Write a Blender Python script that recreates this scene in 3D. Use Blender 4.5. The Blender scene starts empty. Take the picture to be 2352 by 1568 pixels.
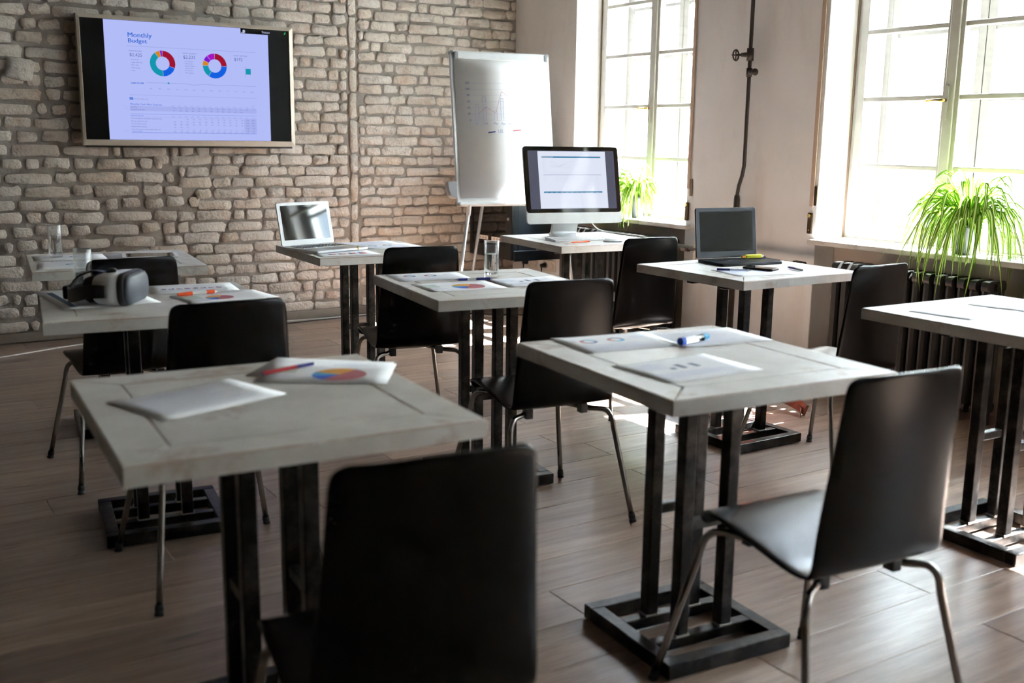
import bpy, bmesh, math, random
from mathutils import Vector, Matrix, Euler
PI = math.pi
rnd = random.Random(7)
scene = bpy.context.scene
C = scene.collection
# ------------------------------------------------------------------ camera, world, sun, exposure
yaw, pit, rol = math.radians(32.381), math.radians(11.014), math.radians(0.764)
Fv = Vector((math.sin(yaw)*math.cos(pit), math.cos(yaw)*math.cos(pit), -math.sin(pit)))
R0 = Vector((math.cos(yaw), -math.sin(yaw), 0)); U0 = R0.cross(Fv)
Rv = R0*math.cos(rol)+U0*math.sin(rol); Uv = U0*math.cos(rol)-R0*math.sin(rol)
cd = bpy.data.cameras.new('camera'); cam = bpy.data.objects.new('camera', cd); C.objects.link(cam)
cd.sensor_width = 36; cd.lens = 36.53; cd.clip_start = 0.05; cd.clip_end = 200
M = Matrix((Rv, Uv, -Fv)).transposed().to_4x4(); M.translation = (0, 0, 1.292); cam.matrix_world = M
cd.dof.use_dof = True; cd.dof.focus_distance = 5.0; cd.dof.aperture_fstop = 2.8
scene.camera = cam
w = bpy.data.worlds.new('sky'); scene.world = w; w.use_nodes = True
bg = w.node_tree.nodes['Background']; bg.inputs[0].default_value = (0.73, 0.865, 1.0, 1); bg.inputs[1].default_value = 11.5
sd = bpy.data.lights.new('sun', 'SUN'); sd.energy = 48; sd.angle = 0.009; sd.color = (0.92, 0.965, 1.0)
so = bpy.data.objects.new('sun', sd); C.objects.link(so); so.location = (12, 0, 12)
so.rotation_euler = Vector((-1, 0.30, -1.25)).to_track_quat('-Z', 'Y').to_euler()
EXPO = 2.43
scene.view_settings.view_transform = 'Standard'; scene.view_settings.look = 'None'
scene.view_settings.exposure = EXPO; scene.view_settings.gamma = 1; scene.view_settings.use_curve_mapping = False
try:
    scene.cycles.use_denoising = True
    scene.cycles.max_bounces = 10; scene.cycles.diffuse_bounces = 6; scene.cycles.transparent_max_bounces = 16
    scene.cycles.transmission_bounces = 10; scene.cycles.sample_clamp_indirect = 8
    scene.cycles.caustics_refractive = False; scene.cycles.caustics_reflective = False
except Exception: pass

# ------------------------------------------------------------------ materials
def lin(c):
    f = lambda v: v/12.92 if v <= .04045 else ((v+.055)/1.055)**2.4
    return (f(c[0]/255), f(c[1]/255), f(c[2]/255), 1)
def base(name):
    m = bpy.data.materials.new(name); m.use_nodes = True
    nt = m.node_tree; b = nt.nodes['Principled BSDF']; return m, nt, b
def N(nt, t, **k):
    n = nt.nodes.new(t)
    for a, v in k.items():
        if a.startswith('_'): n.inputs[a[1:].replace('_', ' ')].default_value = v
        else: setattr(n, a, v)
    return n
def noise(nt, co, scale, detail=4, rough=.6, vec=None):
    n = N(nt, 'ShaderNodeTexNoise'); n.inputs['Scale'].default_value = scale; n.inputs['Detail'].default_value = detail
    n.inputs['Roughness'].default_value = rough
    if co is not None: nt.links.new(co, n.inputs['Vector'])
    return n.outputs['Fac']
def coord(nt, kind='Object', scale=(1, 1, 1)):
    if kind == 'World': o = nt.nodes.new('ShaderNodeNewGeometry').outputs['Position']
    else: o = nt.nodes.new('ShaderNodeTexCoord').outputs[kind]
    mp = nt.nodes.new('ShaderNodeMapping'); mp.inputs['Scale'].default_value = scale; nt.links.new(o, mp.inputs['Vector'])
    return mp.outputs['Vector']
def ramp(nt, fac, stops):
    r = nt.nodes.new('ShaderNodeValToRGB'); e = r.color_ramp.elements
    while len(e) < len(stops): e.new(.5)
    for i, (p, c) in enumerate(stops): e[i].position = p; e[i].color = c if len(c) == 4 else lin(c)
    nt.links.new(fac, r.inputs[0]); return r.outputs[0]
def mixc(nt, fac, a, b, mode='MIX'):
    m = nt.nodes.new('ShaderNodeMix'); m.data_type = 'RGBA'; m.blend_type = mode
    for s, v in ((0, fac), (6, a), (7, b)):
        if hasattr(v, 'is_linked') or hasattr(v, 'links'): nt.links.new(v, m.inputs[s])
        else: m.inputs[s].default_value = v
    return m.outputs[2]
def math_(nt, op, a, b=0, c=None):
    m = nt.nodes.new('ShaderNodeMath'); m.operation = op
    for i, v in enumerate((a, b) if c is None else (a, b, c)):
        if hasattr(v, 'links'): nt.links.new(v, m.inputs[i])
        else: m.inputs[i].default_value = v
    return m.outputs[0]
def bump(nt, b, h, strength=.3, dist=.002):
    n = nt.nodes.new('ShaderNodeBump'); n.inputs['Strength'].default_value = strength; n.inputs['Distance'].default_value = dist
    nt.links.new(h, n.inputs['Height']); nt.links.new(n.outputs[0], b.inputs['Normal'])
def plain(name, c, rough=.5, metal=0., coat=0., tex=None, spec=None):
    m, nt, b = base(name); b.inputs['Roughness'].default_value = rough; b.inputs['Metallic'].default_value = metal
    if coat: b.inputs['Coat Weight'].default_value = coat; b.inputs['Coat Roughness'].default_value = .12
    if spec is not None: b.inputs['Specular IOR Level'].default_value = spec
    col = lin(c)
    f = noise(nt, coord(nt), tex or 9, 3)
    d = tuple(v*.86 for v in col[:3])+(1,)
    nt.links.new(mixc(nt, f, d, tuple(min(1, v*1.1) for v in col[:3])+(1,)), b.inputs['Base Color'])
    return m
def emit(name, c, k=1.0):
    m = bpy.data.materials.new(name); m.use_nodes = True; nt = m.node_tree; nt.nodes.clear()
    e = nt.nodes.new('ShaderNodeEmission'); o = nt.nodes.new('ShaderNodeOutputMaterial')
    e.inputs[0].default_value = lin(c); e.inputs[1].default_value = k/(2**EXPO); nt.links.new(e.outputs[0], o.inputs[0]); return m
MT = {}
def brick_mat():
    m, nt, b = base('brick'); co = coord(nt, 'World')
    g = nt.nodes.new('ShaderNodeNewGeometry'); oi = nt.nodes.new('ShaderNodeObjectInfo')
    r = math_(nt, 'FRACT', math_(nt, 'ADD', g.outputs['Random Per Island'], oi.outputs['Random']))
    c0 = ramp(nt, r, [(0, (188, 174, 162)), (.2, (208, 197, 187)), (.4, (196, 182, 170)), (.6, (216, 206, 197)), (.78, (192, 185, 179)), (.9, (204, 180, 156)), (1, (180, 171, 165))])
    c1 = mixc(nt, math_(nt, 'MULTIPLY', noise(nt, co, 14, 6, .7), .9), c0, lin((236, 228, 218)))
    st = ramp(nt, noise(nt, co, 9, 5, .7), [(.52, (0, 0, 0, 1)), (.7, (1, 1, 1, 1))])
    c2 = mixc(nt, math_(nt, 'MULTIPLY', st, .38), c1, lin((176, 122, 84)))
    d = ramp(nt, noise(nt, co, 55, 6, .75), [(.56, (0, 0, 0, 1)), (.74, (1, 1, 1, 1))])
    c3 = mixc(nt, math_(nt, 'MULTIPLY', d, .45), c2, lin((112, 98, 86)))
    sm = ramp(nt, noise(nt, co, 11, 9, .72), [(.56, (0, 0, 0, 1)), (.62, (1, 1, 1, 1))])
    c3 = mixc(nt, math_(nt, 'MULTIPLY', sm, .75), c3, lin((176, 166, 155)))
    nt.links.new(c3, b.inputs['Base Color']); b.inputs['Roughness'].default_value = .9; b.inputs['Specular IOR Level'].default_value = .2
    v = nt.nodes.new('ShaderNodeTexVoronoi'); v.inputs['Scale'].default_value = 70; nt.links.new(co, v.inputs['Vector'])
    h = math_(nt, 'ADD', math_(nt, 'MULTIPLY', noise(nt, co, 38, 7, .7), 1.6), math_(nt, 'MULTIPLY', v.outputs['Distance'], .35))
    bump(nt, b, h, 1.0, .012); return m
MT['brick'] = brick_mat()
def mortar_mat():
    m, nt, b = base('mortar'); co = coord(nt, 'World')
    c = ramp(nt, noise(nt, co, 6, 7, .7), [(.3, (140, 132, 124)), (.55, (160, 152, 144)), (.75, (182, 175, 167))])
    nt.links.new(c, b.inputs['Base Color']); b.inputs['Roughness'].default_value = .95; b.inputs['Specular IOR Level'].default_value = .15
    bump(nt, b, noise(nt, co, 30, 9, .75), 1.0, .014); return m
MT['mortar'] = mortar_mat()
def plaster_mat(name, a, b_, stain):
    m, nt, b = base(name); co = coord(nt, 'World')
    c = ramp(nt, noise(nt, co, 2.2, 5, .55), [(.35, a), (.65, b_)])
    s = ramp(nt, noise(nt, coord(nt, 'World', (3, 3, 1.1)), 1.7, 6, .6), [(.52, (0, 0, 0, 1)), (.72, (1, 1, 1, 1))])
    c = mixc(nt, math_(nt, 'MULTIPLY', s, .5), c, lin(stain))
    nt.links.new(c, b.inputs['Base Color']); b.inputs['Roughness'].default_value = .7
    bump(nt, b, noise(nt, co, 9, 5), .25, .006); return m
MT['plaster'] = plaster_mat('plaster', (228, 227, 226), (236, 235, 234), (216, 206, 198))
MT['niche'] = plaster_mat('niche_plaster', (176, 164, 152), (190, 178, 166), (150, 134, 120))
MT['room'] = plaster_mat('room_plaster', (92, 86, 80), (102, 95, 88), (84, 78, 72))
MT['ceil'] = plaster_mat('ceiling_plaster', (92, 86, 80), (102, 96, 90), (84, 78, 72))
def floor_mat():
    m, nt, b = base('laminate_plank'); co = coord(nt, 'World')
    oi = nt.nodes.new('ShaderNodeObjectInfo')
    va = nt.nodes.new('ShaderNodeVectorMath'); va.operation = 'ADD'; nt.links.new(co, va.inputs[0])
    cb = nt.nodes.new('ShaderNodeCombineXYZ'); nt.links.new(math_(nt, 'MULTIPLY', oi.outputs['Random'], 37), cb.inputs[0]); nt.links.new(math_(nt, 'MULTIPLY', oi.outputs['Random'], 11), cb.inputs[1])
    nt.links.new(cb.outputs[0], va.inputs[1])
    mp = nt.nodes.new('ShaderNodeMapping'); mp.inputs['Scale'].default_value = (1.3, 14, 1); nt.links.new(va.outputs[0], mp.inputs[0])
    g1 = noise(nt, mp.outputs[0], 1.6, 7, .62)
    mp2 = nt.nodes.new('ShaderNodeMapping'); mp2.inputs['Scale'].default_value = (3, 60, 1); nt.links.new(va.outputs[0], mp2.inputs[0])
    g2 = noise(nt, mp2.outputs[0], 2.5, 5, .6)
    c = ramp(nt, g1, [(.25, (122, 102, 90)), (.42, (152, 129, 114)), (.58, (173, 151, 134)), (.75, (188, 168, 151))])
    tint = ramp(nt, oi.outputs['Random'], [(0, (180, 171, 166)), (.5, (216, 207, 201)), (1, (242, 231, 219))])
    c = mixc(nt, .75, c, tint, 'MULTIPLY')
    k = ramp(nt, g2, [(.3, (0, 0, 0, 1)), (.62, (1, 1, 1, 1))])
    c = mixc(nt, math_(nt, 'MULTIPLY', math_(nt, 'SUBTRACT', 1, k), .5), c, lin((96, 80, 70)))
    mp3 = nt.nodes.new('ShaderNodeMapping'); mp3.inputs['Scale'].default_value = (1.2, 7, 1); nt.links.new(va.outputs[0], mp3.inputs[0])
    kn = ramp(nt, noise(nt, mp3.outputs[0], 2.2, 3, .5), [(.64, (0, 0, 0, 1)), (.76, (1, 1, 1, 1))])
    c = mixc(nt, math_(nt, 'MULTIPLY', kn, .85), c, lin((84, 68, 60)))
    nt.links.new(c, b.inputs['Base Color'])
    nt.links.new(math_(nt, 'ADD', math_(nt, 'MULTIPLY', g2, .12), .30), b.inputs['Roughness'])
    bump(nt, b, g2, .18, .001); return m
MT['floor'] = floor_mat()
def paint_mat(name, wear):
    m, nt, b = base(name); co = coord(nt, 'Object')
    oi = nt.nodes.new('ShaderNodeObjectInfo')
    va = nt.nodes.new('ShaderNodeVectorMath'); va.operation = 'ADD'; nt.links.new(coord(nt, 'World'), va.inputs[0]); va.inputs[1].default_value = (3.1, 1.7, 0)
    base_c = ramp(nt, noise(nt, va.outputs[0], 7, 6, .6), [(.35, (200, 195, 186)), (.6, (216, 212, 205)), (.8, (222, 219, 213))])
    ws = ramp(nt, noise(nt, va.outputs[0], 5.5, 7, .68), [(wear, (0, 0, 0, 1)), (wear+.12, (1, 1, 1, 1))])
    c = mixc(nt, math_(nt, 'MULTIPLY', ws, .7), base_c, lin((160, 130, 106)))
    nt.links.new(c, b.inputs['Base Color']); b.inputs['Roughness'].default_value = .42
    mp = coord(nt, 'World', (4, 40, 30)); bump(nt, b, noise(nt, mp, 3, 4), .12, .001)
    b.inputs['Roughness'].default_value = .5; b.inputs['Specular IOR Level'].default_value = .35; return m
MT['paint'] = paint_mat('white_distressed_paint', .555)
MT['worn'] = paint_mat('worn_painted_edge', .36)
def steel_mat():
    m, nt, b = base('raw_black_steel'); co = coord(nt, 'World')
    f = ramp(nt, noise(nt, co, 12, 6, .7), [(.45, (0, 0, 0, 1)), (.75, (1, 1, 1, 1))])
    c = mixc(nt, f, lin((24, 23, 22)), lin((80, 77, 74)))
    nt.links.new(c, b.inputs['Base Color']); b.inputs['Metallic'].default_value = .75
    nt.links.new(math_(nt, 'ADD', math_(nt, 'MULTIPLY', noise(nt, co, 30, 4), .3), .22), b.inputs['Roughness']); return m
MT['steel'] = steel_mat()
MT['weld'] = plain('ground_steel', (150, 146, 138), .3, .9, tex=60)
MT['shell'] = plain('black_lacquered_plywood', (9, 8, 9), .24, 0, .0, tex=30)
MT['shell'].node_tree.nodes['Principled BSDF'].inputs['Specular IOR Level'].default_value = .2
MT['tube'] = plain('satin_chrome_tube', (148, 146, 142), .24, 1.0)
MT['rubber'] = plain('black_rubber', (16, 16, 16), .6)
MT['radiator'] = plain('dark_bronze_radiator_paint', (46, 44, 42), .42, .2, tex=14)
MT['pipe'] = plain('dark_painted_pipe', (66, 58, 54), .4, .35, tex=18)
MT['frame'] = plain('aged_cream_window_paint', (172, 168, 158), .45, tex=20)
MT['frame_out'] = plain('glare_darkened_outer_sash_paint', (98, 97, 94), .6, tex=20)  # outer sash colour darkened so its bars are not lost in the window glare
MT['caulk'] = plain('brown_bare_wood', (132, 112, 94), .8, tex=30)
MT['sill'] = paint_mat('aged_sill_paint', .58)
MT['brass'] = plain('brass', (205, 165, 90), .25, 1)
MT['bronze'] = plain('aged_bronze', (86, 70, 52), .35, .9, tex=30)
MT['skirt'] = plain('grey_wood_skirting', (128, 116, 104), .5, tex=30)
MT['alu'] = plain('silver_aluminium', (205, 206, 208), .3, .85)
MT['champ'] = plain('champagne_bezel', (190, 180, 166), .38, .5)
MT['black'] = plain('black_plastic', (14, 14, 15), .35)
MT['blackgloss'] = plain('glossy_black_glass', (6, 6, 7), .04, spec=.6)
MT['white'] = plain('white_plastic', (232, 232, 230), .35)
MT['board'] = plain('whiteboard_frame', (226, 228, 230), .35)
MT['grey'] = plain('grey_plastic', (150, 152, 156), .4)
MT['paper'] = plain('white_paper', (252, 252, 255), .75, tex=3)
MT['ruler'] = plain('slate_blue_print', (62, 84, 104), .7)
MT['navy'] = plain('blue_black_metal', (24, 30, 38), .35, .3)
MT['socket'] = plain('cream_socket_plastic', (222, 214, 202), .4)
MT['cord_white'] = plain('white_cable', (222, 220, 214), .5)
MT['cord_black'] = plain('black_cable', (22, 22, 22), .5)
MT['leather'] = plain('reddish_brown_leather', (118, 62, 46), .32, 0, .3, tex=22)
MT['darkleather'] = plain('dark_bag_canvas', (26, 22, 22), .7)
MT['pot'] = plain('dark_grey_pot', (72, 76, 80), .6)
MT['soil'] = plain('potting_soil', (60, 44, 32), .95, tex=60)
MT['strap'] = plain('beige_shutter_strap', (196, 172, 152), .8, tex=40)
MT['outside'] = plain('pale_render', (226, 224, 214), .9)
MT['outground'] = plain('pale_gravel', (190, 188, 180), .9)
MT['outwin'] = plain('distant_window_glass', (120, 130, 138), .15)
for k, c in dict(red=(176, 24, 40), blue=(30, 96, 214), teal=(24, 150, 160), orange=(226, 140, 20), purple=(140, 40, 190), ink=(90, 100, 160),
                 pink=(196, 96, 110), yellow=(226, 226, 40), darkblue=(24, 30, 120), hlorange=(255, 92, 30), cyanb=(70, 170, 215), violet=(92, 60, 130),
                 tango=(238, 120, 84), green=(60, 130, 70), gold=(236, 168, 62), slate=(84, 100, 130), lilac=(196, 200, 226), palegreen=(206, 222, 212), wood=(176, 140, 96), rose=(190, 104, 112)).items():
    MT[k] = plain('print_'+k, c, .55, tex=3)
def leaf_mat(name, c):
    m = bpy.data.materials.new(name); m.use_nodes = True; nt = m.node_tree; nt.nodes.clear()
    d = nt.nodes.new('ShaderNodeBsdfDiffuse'); t = nt.nodes.new('ShaderNodeBsdfTranslucent'); x = nt.nodes.new('ShaderNodeMixShader'); o = nt.nodes.new('ShaderNodeOutputMaterial')
    n = noise(nt, coord(nt, 'World'), 8, 2); col = mixc(nt, n, lin(c), lin(tuple(min(255, v*1.25) for v in c)))
    nt.links.new(col, d.inputs[0]); nt.links.new(col, t.inputs[0]); x.inputs[0].default_value = .3
    nt.links.new(d.outputs[0], x.inputs[1]); nt.links.new(t.outputs[0], x.inputs[2]); nt.links.new(x.outputs[0], o.inputs[0]); return m
MT['leaf'] = leaf_mat('leaf_green', (84, 118, 34)); MT['leafc'] = leaf_mat('leaf_cream_stripe', (176, 190, 116))
def pane_mat(name='window_glass', tint=(1, 1, 1, 1), ior=1.45):
    m = bpy.data.materials.new(name); m.use_nodes = True; nt = m.node_tree; nt.nodes.clear()
    t = nt.nodes.new('ShaderNodeBsdfTransparent'); g = nt.nodes.new('ShaderNodeBsdfGlossy'); x = nt.nodes.new('ShaderNodeMixShader'); o = nt.nodes.new('ShaderNodeOutputMaterial')
    t.inputs[0].default_value = tint; g.inputs['Roughness'].default_value = .02
    f = nt.nodes.new('ShaderNodeFresnel'); f.inputs[0].default_value = ior
    gm = nt.nodes.new('ShaderNodeNewGeometry'); k = math_(nt, 'MULTIPLY', f.outputs[0], math_(nt, 'SUBTRACT', 1, gm.outputs['Backfacing']))
    nt.links.new(k, x.inputs[0]); nt.links.new(t.outputs[0], x.inputs[1]); nt.links.new(g.outputs[0], x.inputs[2]); nt.links.new(x.outputs[0], o.inputs[0]); return m
MT['pane'] = pane_mat(); MT['smoke'] = pane_mat('smoked_glass', (.35, .33, .31, 1)); MT['rack_glass'] = MT['smoke']
def glass_mat(name, ior, c=(1, 1, 1, 1)):
    m, nt, b = base(name); b.inputs['Base Color'].default_value = c; b.inputs['Roughness'].default_value = 0; b.inputs['IOR'].default_value = ior; b.inputs['Transmission Weight'].default_value = 1; return m

def thin_glass(name):
    m = bpy.data.materials.new(name); m.use_nodes = True; nt = m.node_tree; nt.nodes.clear()
    t = nt.nodes.new('ShaderNodeBsdfTransparent'); g = nt.nodes.new('ShaderNodeBsdfGlossy'); x = nt.nodes.new('ShaderNodeMixShader'); o = nt.nodes.new('ShaderNodeOutputMaterial')
    t.inputs[0].default_value = (.96, .97, .97, 1); g.inputs['Roughness'].default_value = .03
    lw = nt.nodes.new('ShaderNodeLayerWeight'); lw.inputs[0].default_value = .5
    k = math_(nt, 'ADD', math_(nt, 'MULTIPLY', math_(nt, 'POWER', lw.outputs['Facing'], 2.6), .75), .05)
    nt.links.new(k, x.inputs[0]); nt.links.new(t.outputs[0], x.inputs[1]); nt.links.new(g.outputs[0], x.inputs[2]); nt.links.new(x.outputs[0], o.inputs[0]); return m
MT['glass'] = thin_glass('tumbler_glass')
MT['water'] = glass_mat('water', 1.33)
MT['clearplastic'] = glass_mat('clear_plastic', 1.3, (.9, .95, 1, 1))

# ------------------------------------------------------------------ mesh helpers
class MB:
    def __init__(s): s.v = []; s.f = []; s.m = []
    def add(s, vs, fs, mi=0, T=None):
        k = len(s.v); s.v += [tuple(T @ Vector(p)) if T else tuple(p) for p in vs]
        s.f += [tuple(i+k for i in f) for f in fs]; s.m += [mi]*len(fs); return s
    def box(s, x0, y0, z0, x1, y1, z1, mi=0, T=None):
        vs = [(x0, y0, z0), (x1, y0, z0), (x1, y1, z0), (x0, y1, z0), (x0, y0, z1), (x1, y0, z1), (x1, y1, z1), (x0, y1, z1)]
        return s.add(vs, [(0, 3, 2, 1), (4, 5, 6, 7), (0, 1, 5, 4), (1, 2, 6, 5), (2, 3, 7, 6), (3, 0, 4, 7)], mi, T)
    def cyl(s, p, q, r, r2=None, n=12, mi=0, cap=True):
        p, q = Vector(p), Vector(q); d = (q-p).normalized(); a = d.orthogonal().normalized(); b = d.cross(a)
        r2 = r if r2 is None else r2; vs = []
        for c, rr in ((p, r), (q, r2)):
            for i in range(n):
                t = 2*PI*i/n; vs.append(c+a*rr*math.cos(t)+b*rr*math.sin(t))
        fs = [(i, (i+1) % n, n+(i+1) % n, n+i) for i in range(n)]
        if cap: fs += [tuple(range(n))[::-1], tuple(range(n, 2*n))]
        return s.add(vs, fs, mi)
    def tube(s, pts, r, n=8, mi=0, flat=1.0):
        pts = [Vector(p) for p in pts]; k0 = len(s.v); a = None; vs = []
        for i, p in enumerate(pts):
            d = (pts[min(i+1, len(pts)-1)]-pts[max(i-1, 0)]).normalized()
            a = d.orthogonal().normalized() if a is None else (a-d*a.dot(d)).normalized()
            b = d.cross(a); rr = r[i] if isinstance(r, (list, tuple)) else r
            for j in range(n):
                t = 2*PI*j/n; vs.append(p+a*rr*math.cos(t)+b*rr*flat*math.sin(t))
        fs = []
        for i in range(len(pts)-1):
            for j in range(n): fs.append((i*n+j, i*n+(j+1) % n, (i+1)*n+(j+1) % n, (i+1)*n+j))
        fs += [tuple(range(n))[::-1], tuple(range((len(pts)-1)*n, len(pts)*n))]
        return s.add(vs, fs, mi)
    def lathe(s, prof, c=(0, 0, 0), n=24, mi=0):
        vs = []; cx, cy, cz = c
        for r, z in prof:
            for i in range(n): vs.append((cx+r*math.cos(2*PI*i/n), cy+r*math.sin(2*PI*i/n), cz+z))
        fs = [(i*n+j, i*n+(j+1) % n, (i+1)*n+(j+1) % n, (i+1)*n+j) for i in range(len(prof)-1) for j in range(n)]
        return s.add(vs, fs, mi)
    def prism(s, poly, z0, z1, mi=0, T=None):
        n = len(poly); vs = [(x, y, z0) for x, y in poly]+[(x, y, z1) for x, y in poly]
        fs = [tuple(range(n))[::-1], tuple(range(n, 2*n))]+[(i, (i+1) % n, n+(i+1) % n, n+i) for i in range(n)]
        return s.add(vs, fs, mi, T)
    def mesh(s, name, mats, smooth=False):
        me = bpy.data.meshes.new(name); me.from_pydata(s.v, [], s.f)
        for m in (mats if isinstance(mats, (list, tuple)) else [mats]): me.materials.append(MT[m] if isinstance(m, str) else m)
        me.polygons.foreach_set('material_index', s.m)
        if smooth: me.polygons.foreach_set('use_smooth', [True]*len(me.polygons))
        me.update(); return me
    def obj(s, name, mats, parent=None, smooth=False, bev=0, seg=2):
        return link(name, s.mesh(name, mats, smooth), parent, bev, seg)
def link(name, me, parent=None, bev=0, seg=2):
    o = bpy.data.objects.new(name, me); C.objects.link(o); o.parent = parent
    if bev:
        b = o.modifiers.new('bevel', 'BEVEL'); b.width = bev; b.segments = seg; b.limit_method = 'ANGLE'; b.angle_limit = .6
        o.data.polygons.foreach_set('use_smooth', [True]*len(o.data.polygons)); b.harden_normals = True
    return o
def smooth_angle(o):
    o.data.polygons.foreach_set('use_smooth', [True]*len(o.data.polygons))
def tag(o, label=None, cat=None, group=None, kind=None):
    if label: o['label'] = label
    if cat: o['category'] = cat
    if group: o['group'] = group
    if kind: o['kind'] = kind
    return o
def thing(name, label, cat, loc=(0, 0, 0), rz=0., group=None):
    o = bpy.data.objects.new(name, None); C.objects.link(o); o.empty_display_size = .1
    o.location = loc; o.rotation_euler = (0, 0, rz); return tag(o, label, cat, group)
def dup(o, parent=None, loc=None, rz=None, label=None):
    c = o.copy(); C.objects.link(c); c.parent = parent
    if loc: c.location = loc
    if rz is not None: c.rotation_euler = (0, 0, rz)
    if label: c['label'] = label
    for ch in list(kids.get(o.name, o.children)): dup(ch, c)
    return c
kids = {}
def rrect(x0, y0, x1, y1, r, n=4):
    p = []
    for cx, cy, a in ((x1-r, y0+r, -PI/2), (x1-r, y1-r, 0), (x0+r, y1-r, PI/2), (x0+r, y0+r, PI)):
        for i in range(n+1):
            t = a+PI/2*i/n; p.append((cx+r*math.cos(t), cy+r*math.sin(t)))
    return p
_tc = {}
def text(mb, s, x, y, size, T, mi=0, align='LEFT', sx=1.0, z=0.0):
    """flat letters in the plane of T (x right, y up)"""
    k = (s, align)
    if k not in _tc:
        cu = bpy.data.curves.new('t', 'FONT'); cu.body = s; cu.size = 1; cu.align_x = align; cu.resolution_u = 2
        o = bpy.data.objects.new('t', cu); C.objects.link(o); bpy.context.view_layer.update()
        me = o.to_mesh(); _tc[k] = ([tuple(v.co) for v in me.vertices], [tuple(p.vertices) for p in me.polygons]); o.to_mesh_clear()
        bpy.data.objects.remove(o); bpy.data.curves.remove(cu)
    vs, fs = _tc[k]
    mb.add([(x+v[0]*size*sx, y+v[1]*size, z) for v in vs], fs, mi, T)
def rect2(mb, x0, y0, x1, y1, T, mi=0, z=0):
    mb.add([(x0, y0, z), (x1, y0, z), (x1, y1, z), (x0, y1, z)], [(0, 1, 2, 3)], mi, T)
def line2(mb, pts, wd, T, mi=0, z=0):
    for (x0, y0), (x1, y1) in zip(pts, pts[1:]):
        d = math.hypot(x1-x0, y1-y0) or 1e-6; nx, ny = -(y1-y0)/d*wd/2, (x1-x0)/d*wd/2
        mb.add([(x0+nx, y0+ny, z), (x0-nx, y0-ny, z), (x1-nx, y1-ny, z), (x1+nx, y1+ny, z)], [(0, 1, 2, 3)], mi, T)
def sector(mb, cx, cy, r0, r1, a0, a1, T, mi=0, z=0):
    n = max(2, int(abs(a1-a0)/.25)); 
    for i in range(n):
        t, u = a0+(a1-a0)*i/n, a0+(a1-a0)*(i+1)/n
        vs = [(cx+r0*math.cos(t), cy+r0*math.sin(t), z), (cx+r1*math.cos(t), cy+r1*math.sin(t), z), (cx+r1*math.cos(u), cy+r1*math.sin(u), z), (cx+r0*math.cos(u), cy+r0*math.sin(u), z)]
        mb.add(vs, [(0, 1, 2, 3)] if r0 > 0 else [(0, 1, 2)], mi, T) if r0 > 0 else mb.add([vs[0], vs[1], vs[2]], [(0, 1, 2)], mi, T)

# ------------------------------------------------------------------ room shell
XW, YB, ZC = 4.48, 7.07, 3.15
wins = [(5.025, 6.26), (2.72, 3.955), (.415, 1.65), (-1.89, -.655)]
f0 = MB(); f0.box(-4, -4, -.06, 5.06, YB+.15, -.012)
floor = f0.obj('floor', 'caulk'); tag(floor, kind='structure')
PW = .195; plank_mesh = {}
def plank(L):
    k = round(L, 3)
    if k not in plank_mesh:
        b = MB(); c = .0018; x, y, g = L/2-.0006, PW/2-.0006, .0
        b.add([(-x, -y, -.011), (x, -y, -.011), (x, y, -.011), (-x, y, -.011), (-x, -y, -c), (x, -y, -c), (x, y, -c), (-x, y, -c),
               (-x+c, -y+c, 0), (x-c, -y+c, 0), (x-c, y-c, 0), (-x+c, y-c, 0)],
              [(0, 1, 5, 4), (1, 2, 6, 5), (2, 3, 7, 6), (3, 0, 4, 7), (4, 5, 9, 8), (5, 6, 10, 9), (6, 7, 11, 10), (7, 4, 8, 11), (8, 9, 10, 11)])
        plank_mesh[k] = b.mesh('plank', 'floor')
    return plank_mesh[k]
rest = MB(); np_ = 0
y = 3.698+PW/2-PW*22
row = 0
while y < YB:
    if y > .2:
        off = (row*.47+.2*math.sin(row*2.3)) % 1.28; x = -1.9-off
        while x < 4.45:
            x0, x1 = max(x, -1.9), min(x+1.28, 4.60)
            if x1-x0 > .05 and x1 > y*.02-.2 and x0 < 4.6:
                p = link('plank', plank(x1-x0), floor); p.location = ((x0+x1)/2, y, 0); np_ += 1
            x += 1.28
    else:
        for x in range(-4, 5): rest.box(x+.0005, y-PW/2+.0005, -.011, x+.9995, y+PW/2-.0005, 0)
    y += PW; row += 1
for k in range(2, 36): rest.box(-3.99, .25+k*PW-.4, -.011, -1.905, .25+k*PW-.4+PW-.001, 0)
tag(rest.obj('planking', 'floor', floor), kind='stuff')
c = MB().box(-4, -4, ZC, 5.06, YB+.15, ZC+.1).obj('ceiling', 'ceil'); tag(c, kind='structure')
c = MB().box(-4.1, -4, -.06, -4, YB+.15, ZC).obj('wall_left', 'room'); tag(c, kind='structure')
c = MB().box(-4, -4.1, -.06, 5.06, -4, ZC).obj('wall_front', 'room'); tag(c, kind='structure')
# window wall: piers, parapets in niches, lintels
wr = MB(); ZS, ZL, XO = .745, 2.62, 5.05
edges = [YB+.15]
ys = [YB+.15]
for a, b in wins: ys += [b, a]
ys.append(-4)
for i in range(0, len(ys), 2): wr.box(XW, ys[i+1], -.011, XO, ys[i], ZC)
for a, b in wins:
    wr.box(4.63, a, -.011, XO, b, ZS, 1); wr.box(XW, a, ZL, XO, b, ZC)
wall_r = wr.obj('wall_right', ['plaster', 'niche'], bev=.006); tag(wall_r, kind='structure')
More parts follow.
